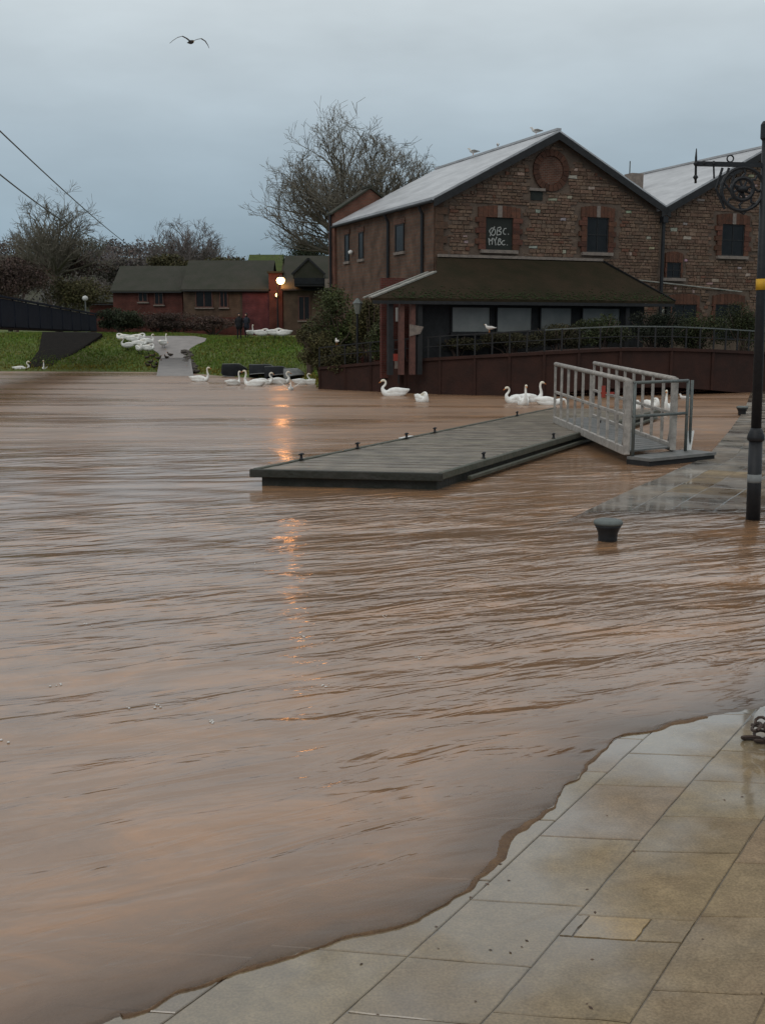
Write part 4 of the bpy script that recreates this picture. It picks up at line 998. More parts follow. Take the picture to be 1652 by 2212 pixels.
# ================================================================ DARK FOOTBRIDGE ON THE LEFT
db = thing('footbridge', (-19.2, 75.5, 2.0), 'dark navy footbridge with solid parapets landing on the grass bank', 'bridge')
off = db.location
DB = [(-19.2, 75.8, 2.62, 3.72), (-18.7, 68, 2.66, 3.86), (-18.2, 60, 2.72, 4.02), (-17.6, 52, 2.78, 4.16), (-17.0, 44, 2.82, 4.22), (-16.4, 36, 2.82, 4.22), (-15.8, 28, 2.78, 4.15)]
for side in (0, 1):
    for (x, y, z0, z1), (x_, y_, z0_, z1_) in zip(DB, DB[1:]):
        d = -2.6 * side
        for k in range(3):
            a, b = k / 3 + 0.012, (k + 1) / 3 - 0.012
            A = Vector((lerp(x, x_, a) + d, lerp(y, y_, a), 0)); B = Vector((lerp(x, x_, b) + d, lerp(y, y_, b), 0))
            za, zb2, zc_, zd = lerp(z0, z0_, a), lerp(z0, z0_, b), lerp(z1, z1_, a), lerp(z1, z1_, b)
            MB().prism([(A.x, A.y, za), (B.x, B.y, zb2), (B.x, B.y, zd - 0.1), (A.x, A.y, zc_ - 0.1)], (-0.05, 0, 0)).build('parapet_panel', 'bridge_navy', db, off=off)
            MB().bb(A.x - 0.06, A.x + 0.012, A.y - 0.14, A.y - 0.08, za - .05, zc_ + 0.02).build('parapet_post', 'bridge_navy', db, off=off)
        MB().beam((x + d, y, z1), (x_ + d, y_, z1_), 0.14, 0.09).build('handrail', 'bridge_navy', db, off=off)
for (x, y, z0, z1), (x_, y_, z0_, z1_) in zip(DB, DB[1:]):
    MB().add([(x - 0.06, y, z0 - .05), (x_ - .06, y_, z0_ - .05), (x_ - 2.59, y_, z0_ - .05), (x - 2.59, y, z0 - .05), (x - 0.06, y, z0 + .22), (x_ - .06, y_, z0_ + .22), (x_ - 2.59, y_, z0_ + .22), (x - 2.59, y, z0 + .22)],
             [(0, 1, 2, 3), (4, 7, 6, 5), (0, 4, 5, 1), (2, 6, 7, 3), (0, 3, 7, 4), (1, 5, 6, 2)]).build('deck', 'bridge_navy', db, off=off)
# abutment stepping down the bank, the shade there put into its colour
ab = MB(); pts_ab = [hit(206, 724), hit(222, 731), hit(166, 762), hit(108, 792), hit(56, 795), hit(84, 760), hit(92, 730)]
P = [Vector((p.x, p.y, max(0, p.z))) for p in pts_ab]
tops = [2.55, 2.40, 1.2, 0.28, 0.22, 1.3, 2.55]
vs = [(p.x, p.y, p.z - 0.5) for p in P] + [(p.x, p.y, max(p.z + 0.05, t)) for p, t in zip(P, tops)]
n = 7; ab.add(vs, [tuple(range(n, 2 * n))] + [(i, (i + 1) % n, n + (i + 1) % n, n + i) for i in range(n)])
solo(ab, 'bridge_abutment', 'shaded_stone', (P[3].x, P[3].y, -0.3), 'stone abutment darkened by painted-in shade under the landing end of the navy footbridge', 'abutment')

# rubble beside the slipway
rr = random.Random(14)
for i in range(26):
    t = i / 25; u = interp([(0, 402), (0.3, 404), (0.7, 408), (1, 424)], t) + rr.uniform(-4, 9); v = lerp(762, 806, t) + rr.uniform(-4, 4)
    p = hit(u, v); s = rr.uniform(0.14, 0.36); mb = MB()
    pr_ = [(s * 0.6, -s * 0.4), (s, 0.0), (s * 0.85, s * 0.4), (s * 0.3, s * 0.62)]
    mb.lathe(pr_, (0, 0, 0), 7)
    mb.v = [(x * (1 + .35 * noise.noise(Vector((x * 4 + i, y * 4, z * 4)))), y * (1 + .35 * noise.noise(Vector((x * 4, y * 4 + i, z * 4)))), z) for x, y, z in mb.v]
    o = mb.build('boulder', 'rubble'); o.location = (p.x, p.y, max(0, ground_z(p.x, p.y)) + 0.05); o.rotation_euler = (rr.uniform(-.3, .3), rr.uniform(-.3, .3), rr.random() * 6)
    tag(o, 'dark rough boulder in the heap along the grass side of the slipway', 'boulder', 'boulders edging the slipway')

# ================================================================ TREES AND SHRUBS
def leaf_cloud(mb, c, rx, ry, rz, n, smin, smax, r, tint=1.0, lumps=9, droop=0.0, gaps=True):
    cs = []
    for k in range(lumps):
        d = Vector((r.gauss(0, 1), r.gauss(0, 1), r.gauss(0, 1))).normalized() * r.uniform(0.25, 0.78)
        cs.append((Vector((c[0] + d.x * rx, c[1] + d.y * ry, c[2] + d.z * rz)), r.uniform(0.32, 0.52), r.uniform(0.72, 1.3)))
    for q in range(n):
        cc, sz, kb = r.choice(cs); d = Vector((r.gauss(0, 1), r.gauss(0, 1), r.gauss(0, 1))).normalized() * r.random() ** 0.45 * sz
        p = cc + Vector((d.x * rx, d.y * ry, d.z * rz)); s = r.uniform(smin, smax)
        a = Vector((r.gauss(0, 1), r.gauss(0, 1), r.gauss(0, 0.6) - droop)).normalized(); b = a.orthogonal().normalized()
        b = (b * math.cos(1.0) + a.cross(b) * math.sin(r.random() * 6)).normalized()
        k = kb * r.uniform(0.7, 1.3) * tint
        mb.add([p - a * s, p + b * s * 0.55, p + a * s, p - b * s * 0.55], [(0, 1, 2, 3)], (k * r.uniform(.9, 1.1), k, k * r.uniform(.85, 1.1)))
def branches(spread, hgt, r, n0, trunk_h, r0, twig=0.012, counts=(6, 5, 4, 3), up=0.16):
    """trunk and crown meshes of a leafless tree: limbs fan out from the bole and fork finer and finer"""
    tr_, cr_ = MB(), MB(); top = Vector((0, 0, trunk_h))
    tr_.tube([Vector((0, 0, -0.3)), Vector((0.05, 0, trunk_h * 0.45)), top, top + Vector((0, 0, hgt * 0.2))], [r0 * 1.3, r0, r0 * 0.85, r0 * 0.5], 9)
    def grow(p, d, l, rad, lev):
        nseg = 5 if lev == 0 else (3 if lev < 3 else 2); ps = [p]; dd = d.copy()
        for s in range(nseg):
            dd = (dd + Vector((r.gauss(0, .12), r.gauss(0, .12), r.gauss(0, .10) + up * 0.5))).normalized()
            ps.append(ps[-1] + dd * l / nseg)
        rs = [max(twig, rad * (1 - 0.6 * k / nseg)) for k in range(nseg + 1)]
        cr_.tube(ps, rs, 6 if lev == 0 else (4 if lev < 2 else 3), cap=False)
        if lev >= len(counts): return
        nc = counts[lev]
        for c in range(nc):
            t = r.uniform(0.22, 1.0) if c < nc - 1 else 1.0
            i = min(int(t * nseg), nseg - 1); q = ps[i].lerp(ps[i + 1], t * nseg - i)
            sd = Vector((r.gauss(0, 1), r.gauss(0, 1), r.gauss(0.1, 0.8))); sd -= dd * sd.dot(dd)
            if sd.length < 1e-4: continue
            nd = (dd + sd.normalized() * r.uniform(0.35, 0.95)).normalized()
            grow(q, nd, l * r.uniform(0.42, 0.66), rs[i] * r.uniform(0.45, 0.65), lev + 1)
    for k in range(n0):
        az_ = 2.39996 * k + r.uniform(-.25, .25); sz = lerp(0.02, 0.98, (k + 0.5) / n0); cz = math.sqrt(1 - sz * sz)
        d = Vector((math.cos(az_) * cz, math.sin(az_) * cz, sz))
        l = 0.62 / math.sqrt((cz / spread) ** 2 + (sz / hgt) ** 2) * r.uniform(0.8, 1.12)
        grow(top + Vector((0, 0, hgt * r.uniform(-0.04, 0.16))), (d + Vector((0, 0, 0.10))).normalized(), l, r0 * r.uniform(0.28, 0.5), 0)
    return tr_, cr_
def bare_tree(u, vbase, y, vtop, halfw_px, label, seed, mtl, n0=20, trunk=0.22, counts=(6, 5, 4, 3), twig=0.012, r0k=0.022):
    b = at_y(u, vbase, y); gz = ground_z(b.x, y)
    top = at_y(u, vtop, y); hgt = top.z - gz; sp = halfw_px * y / F; r = random.Random(seed)
    t = thing('bare_tree', (b.x, y, gz), label, 'tree')
    th_ = max(hgt * trunk, 0.8)
    A, B = branches(sp, hgt - th_, r, n0, th_, hgt * r0k, twig, counts)
    xs = sorted(abs(v[0]) for v in B.v); zs = sorted(v[2] for v in B.v)
    kx = sp / max(0.1, xs[int(len(xs) * 0.975)]); kz = (hgt - th_) / max(0.1, zs[int(len(zs) * 0.985)] - th_)
    B.v = [(x * kx, y_ * kx, th_ + (z - th_) * kz if z > th_ else z) for x, y_, z in B.v]
    out = []                                   # the crown's twigs end along a rounded dome
    for x, y_, z in B.v:
        zz = max(0.0, z - th_ * 0.95); q = math.sqrt((x / sp) ** 2 + (y_ / sp) ** 2 + (zz / (hgt - th_)) ** 2)
        lim = 0.92 + 0.14 * noise.noise(Vector((x * 0.5, y_ * 0.5, z * 0.5)))
        if q > lim: f = (lim + (q - lim) * 0.55) / q; x, y_, z = x * f, y_ * f, (th_ * 0.95 + zz * f if zz > 0 else z)
        out.append((x, y_, z))
    B.v = out
    A.build('trunk', 'bark', t, True); B.build('crown', mtl, t, False, fixn=False)
    return t
bare_tree(768, 600, 72, 250, 192, 'large bare spreading tree rising behind the warehouse roof', 4, 'twig_grey', 30, 0.38, (6, 5, 4, 3), 0.0095)
bare_tree(126, 660, 100, 416, 108, 'bare grey tree behind the dark bridge crossed by the cables', 6, 'twig_grey', 24, 0.40, (6, 5, 5), 0.013)
bare_tree(398, 640, 118, 470, 98, 'bare brownish tree behind the slate roofed red house', 9, 'twig_far', 28, 0.34, (6, 5, 5), 0.015)
bare_tree(20, 660, 112, 505, 80, 'low bare purplish tree at the bank beyond the dark bridge', 12, 'twig_brown', 14, 0.3, (5, 4, 3), 0.018)
bare_tree(235, 660, 125, 522, 90, 'thin bare tree on the slope behind the small distant house', 15, 'twig_far', 14, 0.3, (5, 4, 3), 0.018)
bare_tree(470, 640, 130, 520, 60, 'small bare tree behind the tan house roof', 17, 'twig_far', 12, 0.3, (5, 4, 3), 0.018)

def shrub(name, label, u, v, y, w_px, h_px, mtl, n, seed, leaf=(0.05, 0.12), stems='twig_brown', group=None, cat='shrub', dz=0.0, base_z=None, tint=1.0, lumps=10):
    """(u, v) is the middle of the mass in the photo"""
    c = at_y(u, v, y); rx = w_px / 2 * y / F; rz = h_px / 2 * y / F; r = random.Random(seed)
    gz = base_z if base_z is not None else max(0.0, ground_z(c.x, y))
    t = thing(name, (c.x, y, gz), label, cat, group)
    mb = MB(); leaf_cloud(mb, (0, 0, c.z - gz), rx, min(rx, 1.6), rz, int(n * 1.7), leaf[0] * 0.8, leaf[1] * 0.8, r, tint, lumps)
    mb.build('foliage', mtl, t, False, fixn=False)
    st = MB()
    for k in range(14):
        a = r.random() * 6.28; e = Vector((math.cos(a) * rx * r.uniform(.2, .95), math.sin(a) * min(rx, 1.5) * 0.7, c.z - gz + rz * r.uniform(-.2, 0.98)))
        m = Vector((e.x * 0.35, e.y * 0.35, e.z * 0.5)); st.tube([(r.uniform(-.15, .15), 0, -0.1), m, e], [0.05, 0.03, 0.010], 4, cap=False)
    st.build('stems', stems, t)
    return t
# ivy and scrub round the foot of the side wall
shrub('ivy_bush', 'tall green ivy bush climbing against the warehouse side wall', 738, 706, 52.5, 165, 165, 'leaf_ivy', 7000, 31, (0.04, 0.10), lumps=16)
shrub('ivy_bush', 'brown and green scrub hanging over the left end of the red footbridge', 694, 762, 51.6, 125, 100, 'leaf_olive', 5200, 32, (0.04, 0.10), base_z=0.5, lumps=14)
shrub('ivy_bush', 'olive climbing bush between the lantern and the veranda posts', 800, 716, 50.2, 90, 150, 'leaf_olive', 5200, 33, (0.04, 0.09), lumps=13)
shrub('ivy_bush', 'olive green ivy spilling over the railing beside the red veranda post', 832, 738, 48.4, 90, 110, 'leaf_ivy', 4200, 36, (0.04, 0.09), base_z=0.7, lumps=16, tint=0.8)
shrub('ivy_bush', 'brown trailing scrub hanging on the girder below the lantern', 752, 776, 49.6, 110, 60, 'leaf_olive', 3600, 37, (0.04, 0.09), base_z=0.4, lumps=16, tint=0.8)
shrub('ivy_bush', 'dark green round bush behind the brown house', 676, 545, 99, 150, 96, 'leaf_dark', 5600, 34, (0.05, 0.13), lumps=26)
shrub('ivy_bush', 'dull green scrub at the top of the grass beside the ivy', 668, 720, 60, 60, 46, 'leaf_olive', 1800, 35, (0.05, 0.11))
# terrace planting behind the footbridge railing
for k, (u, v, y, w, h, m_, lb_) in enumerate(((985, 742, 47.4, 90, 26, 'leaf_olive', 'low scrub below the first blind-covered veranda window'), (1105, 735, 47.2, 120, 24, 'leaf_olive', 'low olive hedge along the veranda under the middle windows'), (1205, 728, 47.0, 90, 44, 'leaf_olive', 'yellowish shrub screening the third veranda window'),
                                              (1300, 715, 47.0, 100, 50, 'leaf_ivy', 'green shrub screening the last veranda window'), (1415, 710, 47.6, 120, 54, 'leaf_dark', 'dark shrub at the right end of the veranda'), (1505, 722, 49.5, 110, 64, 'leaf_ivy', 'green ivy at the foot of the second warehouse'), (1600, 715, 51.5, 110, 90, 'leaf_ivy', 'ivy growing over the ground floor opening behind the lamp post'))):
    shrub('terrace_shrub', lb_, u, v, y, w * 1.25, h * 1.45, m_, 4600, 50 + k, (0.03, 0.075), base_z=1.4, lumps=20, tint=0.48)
# far bank hedges and scrub
shrub('hedge', 'dark evergreen hedge between the navy bridge and the red house', 258, 690, 84, 120, 56, 'leaf_dark', 5200, 41, (0.06, 0.14), lumps=14)
shrub('hedge', 'reddish brown hedge along the foot of the red house', 345, 692, 85.5, 170, 50, 'leaf_brown', 5200, 42, (0.05, 0.12), lumps=16)
shrub('hedge', 'brown hedge under the windows of the tan house', 460, 700, 85.5, 160, 34, 'leaf_brown', 3600, 43, (0.05, 0.11), lumps=14)
shrub('scrub_bush', 'purple brown leafless scrub behind the navy bridge parapet', 30, 600, 90, 170, 120, 'leaf_brown', 4600, 44, (0.06, 0.16), lumps=18)
shrub('scrub_bush', 'olive green bush beneath the bare grey tree', 160, 630, 92, 170, 90, 'leaf_olive', 4600, 45, (0.06, 0.16), lumps=18)
shrub('scrub_bush', 'brown leafless thicket on the slope behind the navy bridge', 120, 570, 105, 260, 90, 'leaf_brown', 5200, 46, (0.08, 0.2), lumps=22, base_z=2.2)
shrub('scrub_bush', 'mauve brown thicket on the slope behind the red house', 300, 590, 108, 220, 80, 'leaf_far', 4600, 47, (0.08, 0.2), lumps=20, base_z=2.2)
shrub('scrub_bush', 'olive bushes rising behind the roof of the red house', 385, 575, 101, 170, 60, 'leaf_olive', 3600, 48, (0.08, 0.18), lumps=16, base_z=2.2)
shrub('scrub_bush', 'olive thicket behind the roof of the tan house', 490, 572, 102, 130, 46, 'leaf_olive', 2600, 49, (0.08, 0.18), lumps=14, base_z=2.2)
# old lantern post in front of the ivy
p = at_y(772, 800, 49.4); lz = at_y(775, 660, 49.4)
ln_ = thing('lantern_post', (p.x, 49.4, 0.8), 'unlit old lantern on a slim dark post in front of the ivy', 'street lamp')
h_ = lz.z - 0.8
MB().tube([(0, 0, -0.8), (0, 0, h_ - 0.35)], [0.07, 0.045], 8).build('post', 'black_iron', ln_)
MB().lathe([(0.10, -0.35), (0.20, 0.10)], (0.02, 0, h_), 6).build('lantern_glass', 'lantern_glass', ln_)
MB().lathe([(0.24, 0.10), (0.12, 0.24), (0.04, 0.32)], (0.02, 0, h_), 6).build('lantern_cap', 'galv_dark', ln_)

# ================================================================ PONTOON AND GANGWAY
PZ = 0.27
LF, RF = at_z(546, 1014, PZ), at_z(956, 1023, PZ); LB = at_z(1196, 881, PZ)
dv = (LB - LF); dv.z = 0; PL = dv.length; dv.normalize(); wv = RF - LF; wv.z = 0; PWD = wv.length; wv.normalize()
pon = thing('pontoon', (LF.x, LF.y, 0), 'long timber decked landing pontoon floating on the brown flood water', 'pontoon')
off = pon.location
npl = int(PL / 0.148); rp = random.Random(9)
for i in range(npl):
    s0 = LF + dv * (i * 0.148 + 0.006); k = rp.uniform(0.78, 1.2); hz_ = rp.uniform(-0.004, 0.004)
    t = (k, k * rp.uniform(0.97, 1.03), k * rp.uniform(0.94, 1.02))
    A, B = s0 + wv * 0.10, s0 + wv * (PWD - 0.10); C, D = B + dv * 0.136, A + dv * 0.136
    MB().prism([(A.x, A.y, PZ - 0.035 + hz_), (B.x, B.y, PZ - 0.035 + hz_), (C.x, C.y, PZ - 0.035 + hz_), (D.x, D.y, PZ - 0.035 + hz_)], (0, 0, 0.035), t).build('plank', 'deck_wood', pon, off=off)
def edgebeam(a, b, w, z0, z1, name, m):
    mb = MB(); mb.beam(Vector((a.x, a.y, (z0 + z1) / 2)), Vector((b.x, b.y, (z0 + z1) / 2)), w, z1 - z0); o = mb.build(name, m, pon, off=off); return bevel(o, 0.012)
e_ = PL - 0.01
edgebeam(LF + wv * 0.04, LF + wv * 0.04 + dv * e_, 0.09, PZ - 0.10, PZ + 0.022, 'edge_beam', 'pontoon_beam')
edgebeam(LF + wv * (PWD - 0.04), LF + wv * (PWD - 0.04) + dv * e_, 0.09, PZ - 0.10, PZ + 0.022, 'edge_beam', 'pontoon_beam')
edgebeam(LF - dv * 0.05 - wv * 0.02, LF - dv * 0.05 + wv * (PWD + 0.02), 0.09, PZ - 0.12, PZ + 0.014, 'edge_beam', 'pontoon_side')
a = LF + wv * 0.12 + dv * 0.06; b = a + wv * (PWD - 0.24); c = b + dv * (PL - 0.2); d = a + dv * (PL - 0.2)
MB().prism([(q.x, q.y, -0.35) for q in (a, b, c, d)], (0, 0, PZ - 0.05 + 0.35)).build('float', 'pontoon_side', pon, off=off)
edgebeam(LF + wv * (PWD + 0.06) + dv * 1.0, LF + wv * (PWD + 0.06) + dv * (PL - 1), 0.07, 0.05, 0.12, 'fender', 'pontoon_beam')
def cleat(p):
    mb = MB(); mb.lathe([(0.05, 0), (0.026, 0.02), (0.022, 0.08), (0.036, 0.10)], (p.x, p.y, PZ + 0.018), 10)
    mb.tube([Vector((p.x, p.y, PZ + 0.112)) - dv * 0.09, Vector((p.x, p.y, PZ + 0.120)), Vector((p.x, p.y, PZ + 0.112)) + dv * 0.09], [0.013, 0.022, 0.013], 8)
    return mb.build('mooring_cleat', 'black_iron', pon, True, off=off)
for u, v in ((628, 992), (746, 967), (842, 945), (914, 933), (1100, 897)):
    p = at_z(u, v, PZ + 0.02); t = (p - LF).dot(dv) / max(1e-6, 1 - 0) ; t = max(0.4, t); cleat(LF + wv * 0.10 + dv * ((p - LF).length))
for s in (2.2, 6.4, 10.2): cleat(LF + wv * (PWD - 0.12) + dv * s)
p = at_z(714, 975, PZ + 0.02); o = MB(); o.beam(LF + wv * 0.04 + dv * 5.7 + Vector((0, 0, 0.034)), LF + wv * 0.04 + dv * 6.3 + Vector((0, 0, 0.034)), 0.08, 0.012); o.build('edge_marker', 'white_paint', pon, off=off)

# gangway: two tall side frames
gz0 = 0.24; gz1 = PZ + 0.09
NL = at_z(1352, 975, gz0); FL = at_z(1197, 906, gz1)
NR = at_z(1492, 962, gz0); FR = FL + (NR - NL).normalized() * 1.38; FR.z = gz1
NR = NL + (NR - NL).normalized() * 1.36; NR.z = gz0
NTz = gz0 + at_y(1345, 822, NL.y).z - NL.z; FTz = at_y(1198, 786, FL.y).z
gw = thing('gangway', ((NL.x + NR.x) / 2, NL.y, 0), 'pale metal gangway with tall barred side rails leading up to the pontoon', 'gangway')
off = gw.location
for A, B in ((NL, FL), (NR, FR)):
    at, bt = Vector((A.x, A.y, NTz)), Vector((B.x, B.y, FTz))
    mb = MB(); mb.beam(A, B, 0.07, 0.16); bevel(mb.build('stringer', 'galv', gw, off=off), 0.008)
    mb = MB(); mb.tube([at, at.lerp(bt, .5), bt], 0.05, 8); mb.build('top_rail', 'galv', gw, True, off=off)
    mb = MB(); mb.beam(A.lerp(at, 0.5), B.lerp(bt, 0.5), 0.05, 0.06); bevel(mb.build('mid_rail', 'galv', gw, off=off), 0.006)
    for k in range(1, 10):
        a, b = A.lerp(B, k / 9.0), at.lerp(bt, k / 9.0)
        mb = MB(); mb.beam(a + Vector((0, 0, 0.05)), b, 0.055, 0.055, up=Vector((1, 0, 0))); bevel(mb.build('baluster', 'galv', gw, off=off), 0.006)
    mb = MB(); mb.beam(A + Vector((0, 0, -0.06)), at + Vector((0, 0, 0.02)), 0.14, 0.12, up=Vector((1, 0, 0))); bevel(mb.build('end_post', 'galv', gw, off=off), 0.01)
    mb = MB(); mb.beam(A.lerp(at, 0.42) + (B - A).normalized() * -0.0, A + (B - A).normalized() * 0.25 + Vector((0, 0, 0.1)), 0.04, 0.05, up=Vector((1, 0, 0))); mb.build('brace', 'galv', gw, off=off)
m_ = 22
for k in range(m_):
    a, b = (k + 0.06) / m_, (k + 0.94) / m_
    q = [NL.lerp(FL, a), NR.lerp(FR, a), NR.lerp(FR, b), NL.lerp(FL, b)]
    ins = (NR - NL).normalized() * 0.05
    q = [q[0] + ins, q[1] - ins, q[2] - ins, q[3] + ins]
    MB().prism([(p.x, p.y, p.z - 0.02) for p in q], (0, 0, 0.03)).build('tread', 'grip_deck', gw, off=off)
# landing with barrier across the near end
lx = (NR - NL).normalized(); ly = Vector((-lx.y, lx.x, 0))
ld = thing('landing_stage', ((NL.x + NR.x) / 2, NL.y - 0.4, 0), 'low dark landing stage with a barrier rail at the foot of the gangway', 'landing')
off = ld.location
P0 = NL - ly * 0.62 - lx * 0.02; P1 = NL + lx * 1.95 - ly * 0.62; P2 = P1 + ly * 0.75; P3 = P0 + ly * 0.58
MB().prism([(q.x, q.y, 0.10) for q in (P0, P1, P2, P3)], (0, 0, 0.055)).build('platform', 'grip_deck', ld, off=off)
MB().prism([(q.x, q.y, -0.3) for q in (P0 + ly * 0.04, P1 + ly * 0.04, P2, P3)], (0, 0, 0.397)).build('platform_base', 'dark_timber', ld, off=off)
bq = [NL - ly * 0.12 + lx * 0.02, NL + lx * 1.62 - ly * 0.12]
zt_, zm_ = at_y(1430, 826, NL.y).z, at_y(1430, 899, NL.y).z
for z in (zt_, zm_): MB().tube([(bq[0].x, bq[0].y, z), (bq[1].x, bq[1].y, z)], 0.03, 8).build('barrier_rail', 'galv_dark', ld, True, off=off)
for q in (bq[0] + lx * 0.03, bq[1], bq[1] + lx * 0.19 + ly * 0.05): MB().tube([(q.x, q.y, 0.15), (q.x, q.y, zt_ - (0.0 if q is not bq[1] + lx * 0.19 else 0.05))], 0.032, 8).build('barrier_post', 'galv_dark', ld, True, off=off)
a, b = at_y(1363, 838, NL.y + 2.5), at_y(1376, 862, NL.y + 2.5)
p = NL + lx * 1.78 - ly * 0.10
wbd = MB().prism([(p.x - 0.06, p.y, 0.16), (p.x + 0.03, p.y, 0.16), (p.x + 0.09, p.y + 0.04, 0.55), (p.x - 0.07, p.y + 0.04, 0.55)], (0, 0.03, 0))
solo(wbd, 'white_board', 'white_paint', (p.x, p.y, 0.16), 'small white tapered board standing beside the gangway end post', 'board')
mk = FR.lerp(NR, 0.3)
rt = MB().bb(mk.x - 0.29, mk.x - 0.20, mk.y - 0.02, mk.y + 0.02, 0.97, 1.25); rt.bb(mk.x - 0.30, mk.x + 0.02, mk.y + 0.02, mk.y + 0.04, 1.05, 1.10)
solo(rt, 'red_tag', 'red_paint', (mk.x, mk.y, 0.95), 'small red plate hung on the gangway side rail', 'sign')

# ================================================================ QUAY FURNITURE
# bollard
p = at_z(1312, 1168, 0.0)
bo = thing('mooring_bollard', (p.x, p.y, -0.12), 'squat black iron mooring bollard half drowned near the quay edge', 'bollard')
MB().lathe([(0.115, 0.0), (0.115, 0.16), (0.12, 0.22), (0.145, 0.28), (0.17, 0.325)], (0, 0, 0), 24).build('stem', 'black_iron', bo, True)
MB().lathe([(0.172, 0.324), (0.178, 0.345), (0.165, 0.372), (0.11, 0.388), (0.03, 0.392)], (0, 0, 0), 24).build('cap', 'galv_dark', bo, True)
p = at_z(1602, 897, 0.0)
b2 = copy_tree(bo); b2.location = (p.x, p.y, -0.1); b2['label'] = 'dark iron mooring bollard at the far end of the flooded quay edge'
# lamp post
p = at_z(1626, 1122, 0.0); tp_ = at_y(1656, 268, p.y); lx_ = Vector((tp_.x - p.x, 0, tp_.z)) ; zt = tp_.z
def ax(z): return Vector((p.x + (tp_.x - p.x) * z / zt, p.y, z))
lm = thing('quay_lamp_post', (p.x, p.y, -0.1), 'tall black iron lamp post with scrolled bracket and yellow band standing in the flood', 'lamp post')
off = lm.location
zc = at_y(1632, 950, p.y).z
MB().tube([ax(-0.12), ax(zc)], [0.095, 0.088], 16).build('base_column', 'black_iron', lm, True, off=off)
cl = MB(); cl.tube([ax(zc - 0.02), ax(zc), ax(zc + 0.05), ax(zc + 0.12), ax(zc + 0.16)], [0.09, 0.112, 0.112, 0.085, 0.07], 16); cl.build('collar', 'black_iron', lm, True, off=off)
MB().tube([ax(zc + 0.1), ax(zt * 0.6), ax(zt)], [0.068, 0.060, 0.052], 14).build('shaft', 'black_iron', lm, True, off=off)
MB().tube([ax(zt - 0.2), ax(zt - 0.17), ax(zt + 0.0), ax(zt + 0.04)], [0.052, 0.075, 0.075, 0.05], 14).build('top_cap', 'black_iron', lm, False, off=off)
zy0, zy1 = at_y(1640, 626, p.y).z, at_y(1640, 602, p.y).z
MB().tube([ax(zy0), ax(zy1)], 0.069, 16).build('yellow_band', 'yellow_band', lm, True, off=off)
zn0, zn1 = at_y(1632, 1042, p.y).z, at_y(1632, 1024, p.y).z
MB().tube([ax(zn0), ax(zn0 + 0.03), ax(zn1)], [0.0925, 0.0935, 0.092], 16).build('scuffed_sticker', 'hull_grey', lm, True, off=off)
def lpx(u, v): return at_y(u, v, p.y)
a, b = lpx(1503, 353), lpx(1650, 356)
br = MB(); br.beam(a, b, 0.035, 0.06); bro = br.build('bracket_arm', 'black_iron', lm, off=off)
MB().tube([lpx(1504, 320), lpx(1503, 340), lpx(1502, 395)], [0.006, 0.016, 0.016], 8).build('finial', 'black_iron', bro, True, off=Vector((0, 0, 0)) + off)
for u, v in ((1503, 353), (1502, 382), (1520, 352), (1541, 353)):
    q = lpx(u, v); MB().lathe([(0.012, -0.035), (0.036, 0), (0.012, 0.035)], q, 10).build('knob', 'black_iron', bro, True, off=off)
MB().tube([lpx(1541, 353), lpx(1542, 385)], 0.012, 6).build('drop_rod', 'black_iron', bro, off=off)
q = lpx(1577, 342); MB().tube([q + Vector((0.042 * math.cos(k * .5236), 0, 0.042 * math.sin(k * .5236))) for k in range(13)], 0.010, 6).build('loop', 'black_iron', bro, off=off)
# wrought iron wheel of scrolls under the arm
wc = lpx(1603, 408); WR = 0.27
wh = MB().tube([wc + Vector((WR * math.cos(k * .2618), 0, WR * math.sin(k * .2618))) for k in range(25)], 0.024, 6).build('scroll_wheel', 'black_iron', lm, off=off)
MB().tube([wc + Vector((0.14 * math.cos(k * .3491), 0, 0.14 * math.sin(k * .3491))) for k in range(19)], 0.028, 6).build('inner_ring', 'black_iron', wh, off=off)
for k in range(8):
    a_ = k * math.pi / 4; d = Vector((math.cos(a_), 0, math.sin(a_))); n_ = Vector((-d.z, 0, d.x))
    MB().tube([wc + d * 0.03, wc + d * 0.12 + n_ * 0.04, wc + d * 0.2 - n_ * 0.03, wc + d * WR], 0.018, 5).build('scroll', 'black_iron', wh, off=off)
MB().lathe([(0.02, -0.05), (0.075, -0.02), (0.075, 0.02), (0.02, 0.05)], wc, 10).build('boss', 'black_iron', wh, True, off=off)
for k in range(3):
    s_ = lpx(1560 + k * 14, 362); e2 = wc + Vector((-WR * 0.8 + k * 0.12, 0, -0.1 - 0.15 * (k == 0)))
    mid = (s_ + e2) / 2 + Vector((-0.10, 0, 0)); MB().tube([s_, mid, e2], 0.018, 5).build('scroll', 'black_iron', wh, off=off)
MB().tube([lpx(1574, 440), lpx(1590, 452), lpx(1605, 462), lpx(1625, 440)], 0.013, 5).build('scroll', 'black_iron', wh, off=off)
# chain heap on the dry quay
p = at_z(1664, 1600, 0.04); chn = thing('mooring_chain', (p.x, p.y, quay_z(p.x, p.y)), 'small heap of rusty mooring chain on the wet paving', 'chain')
rr = random.Random(77)
for k in range(16):
    a = k * 0.9; rad = 0.05 + 0.10 * rr.random(); c = Vector((rad * math.cos(a), rad * math.sin(a), 0.02 + 0.055 * (k // 5)))
    M = Matrix.Rotation(rr.random() * 6, 3, 'Z') @ Matrix.Rotation(rr.uniform(-.9, .9), 3, 'X')
    ring = [c + M @ Vector((0.055 * math.cos(q * .6283), 0.032 * math.sin(q * .6283), 0)) for q in range(11)]
    MB().tube(ring, 0.010, 5, cap=False).build('chain_link', 'rust', chn)

